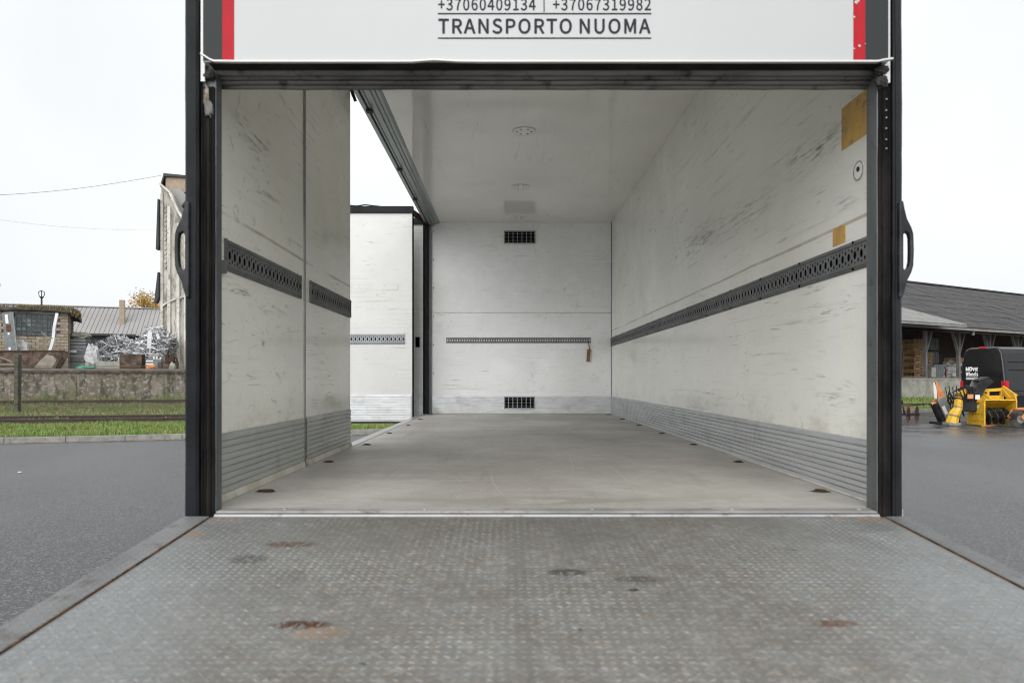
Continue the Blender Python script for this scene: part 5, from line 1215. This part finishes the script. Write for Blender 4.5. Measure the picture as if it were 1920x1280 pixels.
for k in range(5): hs_.tube([(-.9+.1*k,.35,1.15+.05*k),(-.7+.12*k,.3,1.3+.05*(k%3)),(-.5+.1*k,.32,.9),(-.45+.08*k,.4,.7)], .022, 5)
hs_.build('hydraulic_hose', 'rubber', sb)
for k in range(6): MB().tube([(-.95+.11*k,.5,1.0),(-1.0+.13*k,.55,1.35+.04*(k%2))], .015, 5).build('lever', 'black_paint', sb)
for x_, z_ in ((.12,.42),(.27,.42),(.42,.42),(.56,.42),(.12,.18),(.27,.18),(.42,.18),(.56,.18)):
    MB().disc((-.022, x_, z_), .022, 'x', .008, 8).build('bolt', 'black_paint', sb)
MB().box(-.0245,-.021,.25,.55,.62,.72).build('maker_sticker', 'sticker_white', sb)
MB().bar((-.1,-.02,.03),(.75,.5,.03), .05, .04).build('skid', 'orange_paint', sb)
MB().box(-1.0,-.6,.3,.75,.0,.12).build('arm_foot', 'grey_paint', sb, bevel=.03)

# orange-armed mower with black housing
om = empty('hedge_cutter', P(1772, 790, 24.6).xy.to_3d(), 0, label='black machine housing with upright orange and white arm left of the snow blower', cat='machine')
Rm = Matrix.Translation((0,0,.08)) @ Matrix.Rotation(R(-24), 4, 'Y')
MB().box(-.17,.17,0,.30,.0,.80, M=Matrix.Translation((.1,0,.05)) @ Matrix.Rotation(R(-24), 4, 'Y')).build('housing', 'black_paint', om, bevel=.03)
MB().box(-.04,.27,-.04,.0,.05,.95, M=Matrix.Translation((.12,0,.03)) @ Matrix.Rotation(R(-24), 4, 'Y')).build('cover', 'grey_paint', om, bevel=.02)
MB().box(.02,.14,-.055,-.042,.3,.62, M=Matrix.Translation((.08,0,.05)) @ Matrix.Rotation(R(-24), 4, 'Y')).build('label_plate', 'sticker_white', om)
MB().extr([(-.31,1.58),(-.26,1.54),(-.06,1.22),(.02,1.02),(.12,.92),(.10,.80),(.16,.62),(-.10,.62),(-.2,.9)], 'y', .06, .12).build('arm', 'orange_paint', om, bevel=.008)
MB().extr([(.02,.95),(.1,.98),(.16,.66),(.22,.55),(.10,.55)], 'y', .2, .26).build('arm', 'orange_paint', om, bevel=.008)
MB().extr([(-.36,1.50),(-.32,1.50),(-.24,1.2),(-.24,.92),(-.32,.92),(-.35,1.2)], 'y', .08, .13).build('blade', 'sticker_white', om)
MB().extr([(-.31,1.50),(-.29,1.50),(-.16,1.2),(-.2,1.1),(-.23,1.2)], 'y', .07, .12).build('arm_shadow_plate', 'black_paint', om)
MB().tube([(-.36,.2,.7),(-.2,.15,.76),(-.28,.15,.88)], [.08,.09,.06], 8).build('joint', 'orange_paint', om)
MB().box(-.28,.45,.0,.5,0,.08).build('skid_plate', 'black_paint', om, bevel=.02)
MB().extr([(.35,.0),(.62,.1),(.66,.62),(.92,1.2),(.78,1.22),(.48,.8)], 'y', .25, .32).build('support_leg', 'black_paint', om)

hz2 = MB(); rq = random.Random(8)
for k in range(9):
    x_ = rq.uniform(.3,.95); hz2.tube([(x_,.3,rq.uniform(.1,.4)),(x_+rq.uniform(-.2,.1),.25,rq.uniform(.6,1.0)),(x_+rq.uniform(-.1,.25),.3,rq.uniform(.9,1.25)),(x_+.3,.35,rq.uniform(.5,.8))], rq.uniform(.016,.03), 5)
hz2.build('hydraulic_hose', 'rubber', om)
MB().box(.35,.7,.2,.5,.0,.32).build('pump_block', 'black_paint', om, bevel=.03); MB().tube([(.5,.25,.3),(.52,.22,.6),(.46,.22,.75)], [.09,.11,.05], 8).build('motor', 'grey_paint', om)
# orange rotary sweeper at the frame edge
sw = empty('rotary_sweeper', (P(1908, 802, 22.8).x, 22.8, 0), 0, label='orange sweeper with round grey bristle brush right of the snow blower', cat='sweeper')
br = MB(); random.seed(2)
br.disc((0,.0,.29), .13, 'y', .3, 16)
for _ in range(1400):
    a = random.uniform(0,6.28); y = random.uniform(-.16,.16); r1 = random.uniform(.245,.285); d = .012
    c0 = (math.cos(a)*.12, y, .29+math.sin(a)*.12); c1 = (math.cos(a+.08)*r1, y+random.uniform(-.02,.02), .29+math.sin(a+.08)*r1)
    br.add([c0, (c0[0], c0[1]+d, c0[2]), (c1[0], c1[1]+d, c1[2]), c1], [(0,1,2,3)])
br.build('brush', 'bristle', sw, fix=False)
hp = [(-.12,.36),(-.05,.28),(.10,.27),(.35,.42),(.7,.55),(1.4,.58),(1.4,.68),(.6,.67),(.3,.66),(.05,.6)]
MB().extr(hp, 'y', -.34, -.30).build('hood_side', 'orange_paint', sw, bevel=.01); MB().extr(hp, 'y', .30, .34).build('hood_side', 'orange_paint', sw, bevel=.01)
MB().bar((.05,0,.60),(1.4,0,.69), .6, .03).build('hood_top', 'orange_paint', sw); MB().box(.1,.26,-.347,-.341,.42,.54, M=None).build('label_plate', 'sticker_white', sw)
MB().box(.6,1.4,-.28,.28,.12,.5).build('gear_housing', 'orange_paint', sw, bevel=.03)
for xx in (.9,): MB().disc((xx,-.32,.16), .16, 'y', .1, 16).build('wheel', 'tyre', sw)

# disc harrow at the truck post
dh = empty('disc_harrow', (P(1706, 790, 25.5).x, 25.5, 0), 0, label='row of rusty red harrow discs on the asphalt beside the truck post', cat='harrow')
for i, xx in enumerate((-.45, -.12, .2, -.8)):
    d_ = MB(); ring_ = []
    for k in range(20):
        a = 2*math.pi*k/20; ring_.append((math.cos(a)*.30, math.sin(a)*.30))
    d_.v = [(-.05,0,0)]+[(0,a*.5,b*.5) for a, b in ring_]+[(.05,a,b) for a, b in ring_]
    d_.f = [(0,1+k,1+(k+1)%20) for k in range(20)]+[(1+k,21+k,21+(k+1)%20,1+(k+1)%20) for k in range(20)]; d_.mi = [0]*40
    o = d_.build('disc', 'disc_rust', dh); o.location = (xx, 0, .31); o.rotation_euler = (0,0,R(-44))
    so_ = o.modifiers.new('thick', 'SOLIDIFY'); so_.thickness = .012
MB().tube([(-.95,0,.31),(.35,0,.31)], .035, 8).build('shaft', 'black_paint', dh); MB().bar((-1.0,.1,.62),(.1,.1,.62), .07, .07).build('frame_beam', 'disc_rust', dh)
for xx in (-.6, -.2): MB().bar((xx,.1,.62),(xx,0,.31), .04, .05).build('hanger', 'black_paint', dh)
MB().bar((-.2,.1,.6),(-.25,.1,.82), .05, .05).build('lever', 'black_paint', dh)

# litter on the asphalt
sc_ = lump((0,0,0), .035, .03, .01, 5, 8).build('paper_scrap', 'sticker_white'); p = P(37, 886, 1280*1.65/(886-709)); sc_.location = (p.x, p.y, .012); tag(sc_, 'small white scrap of paper on the left asphalt', 'litter')
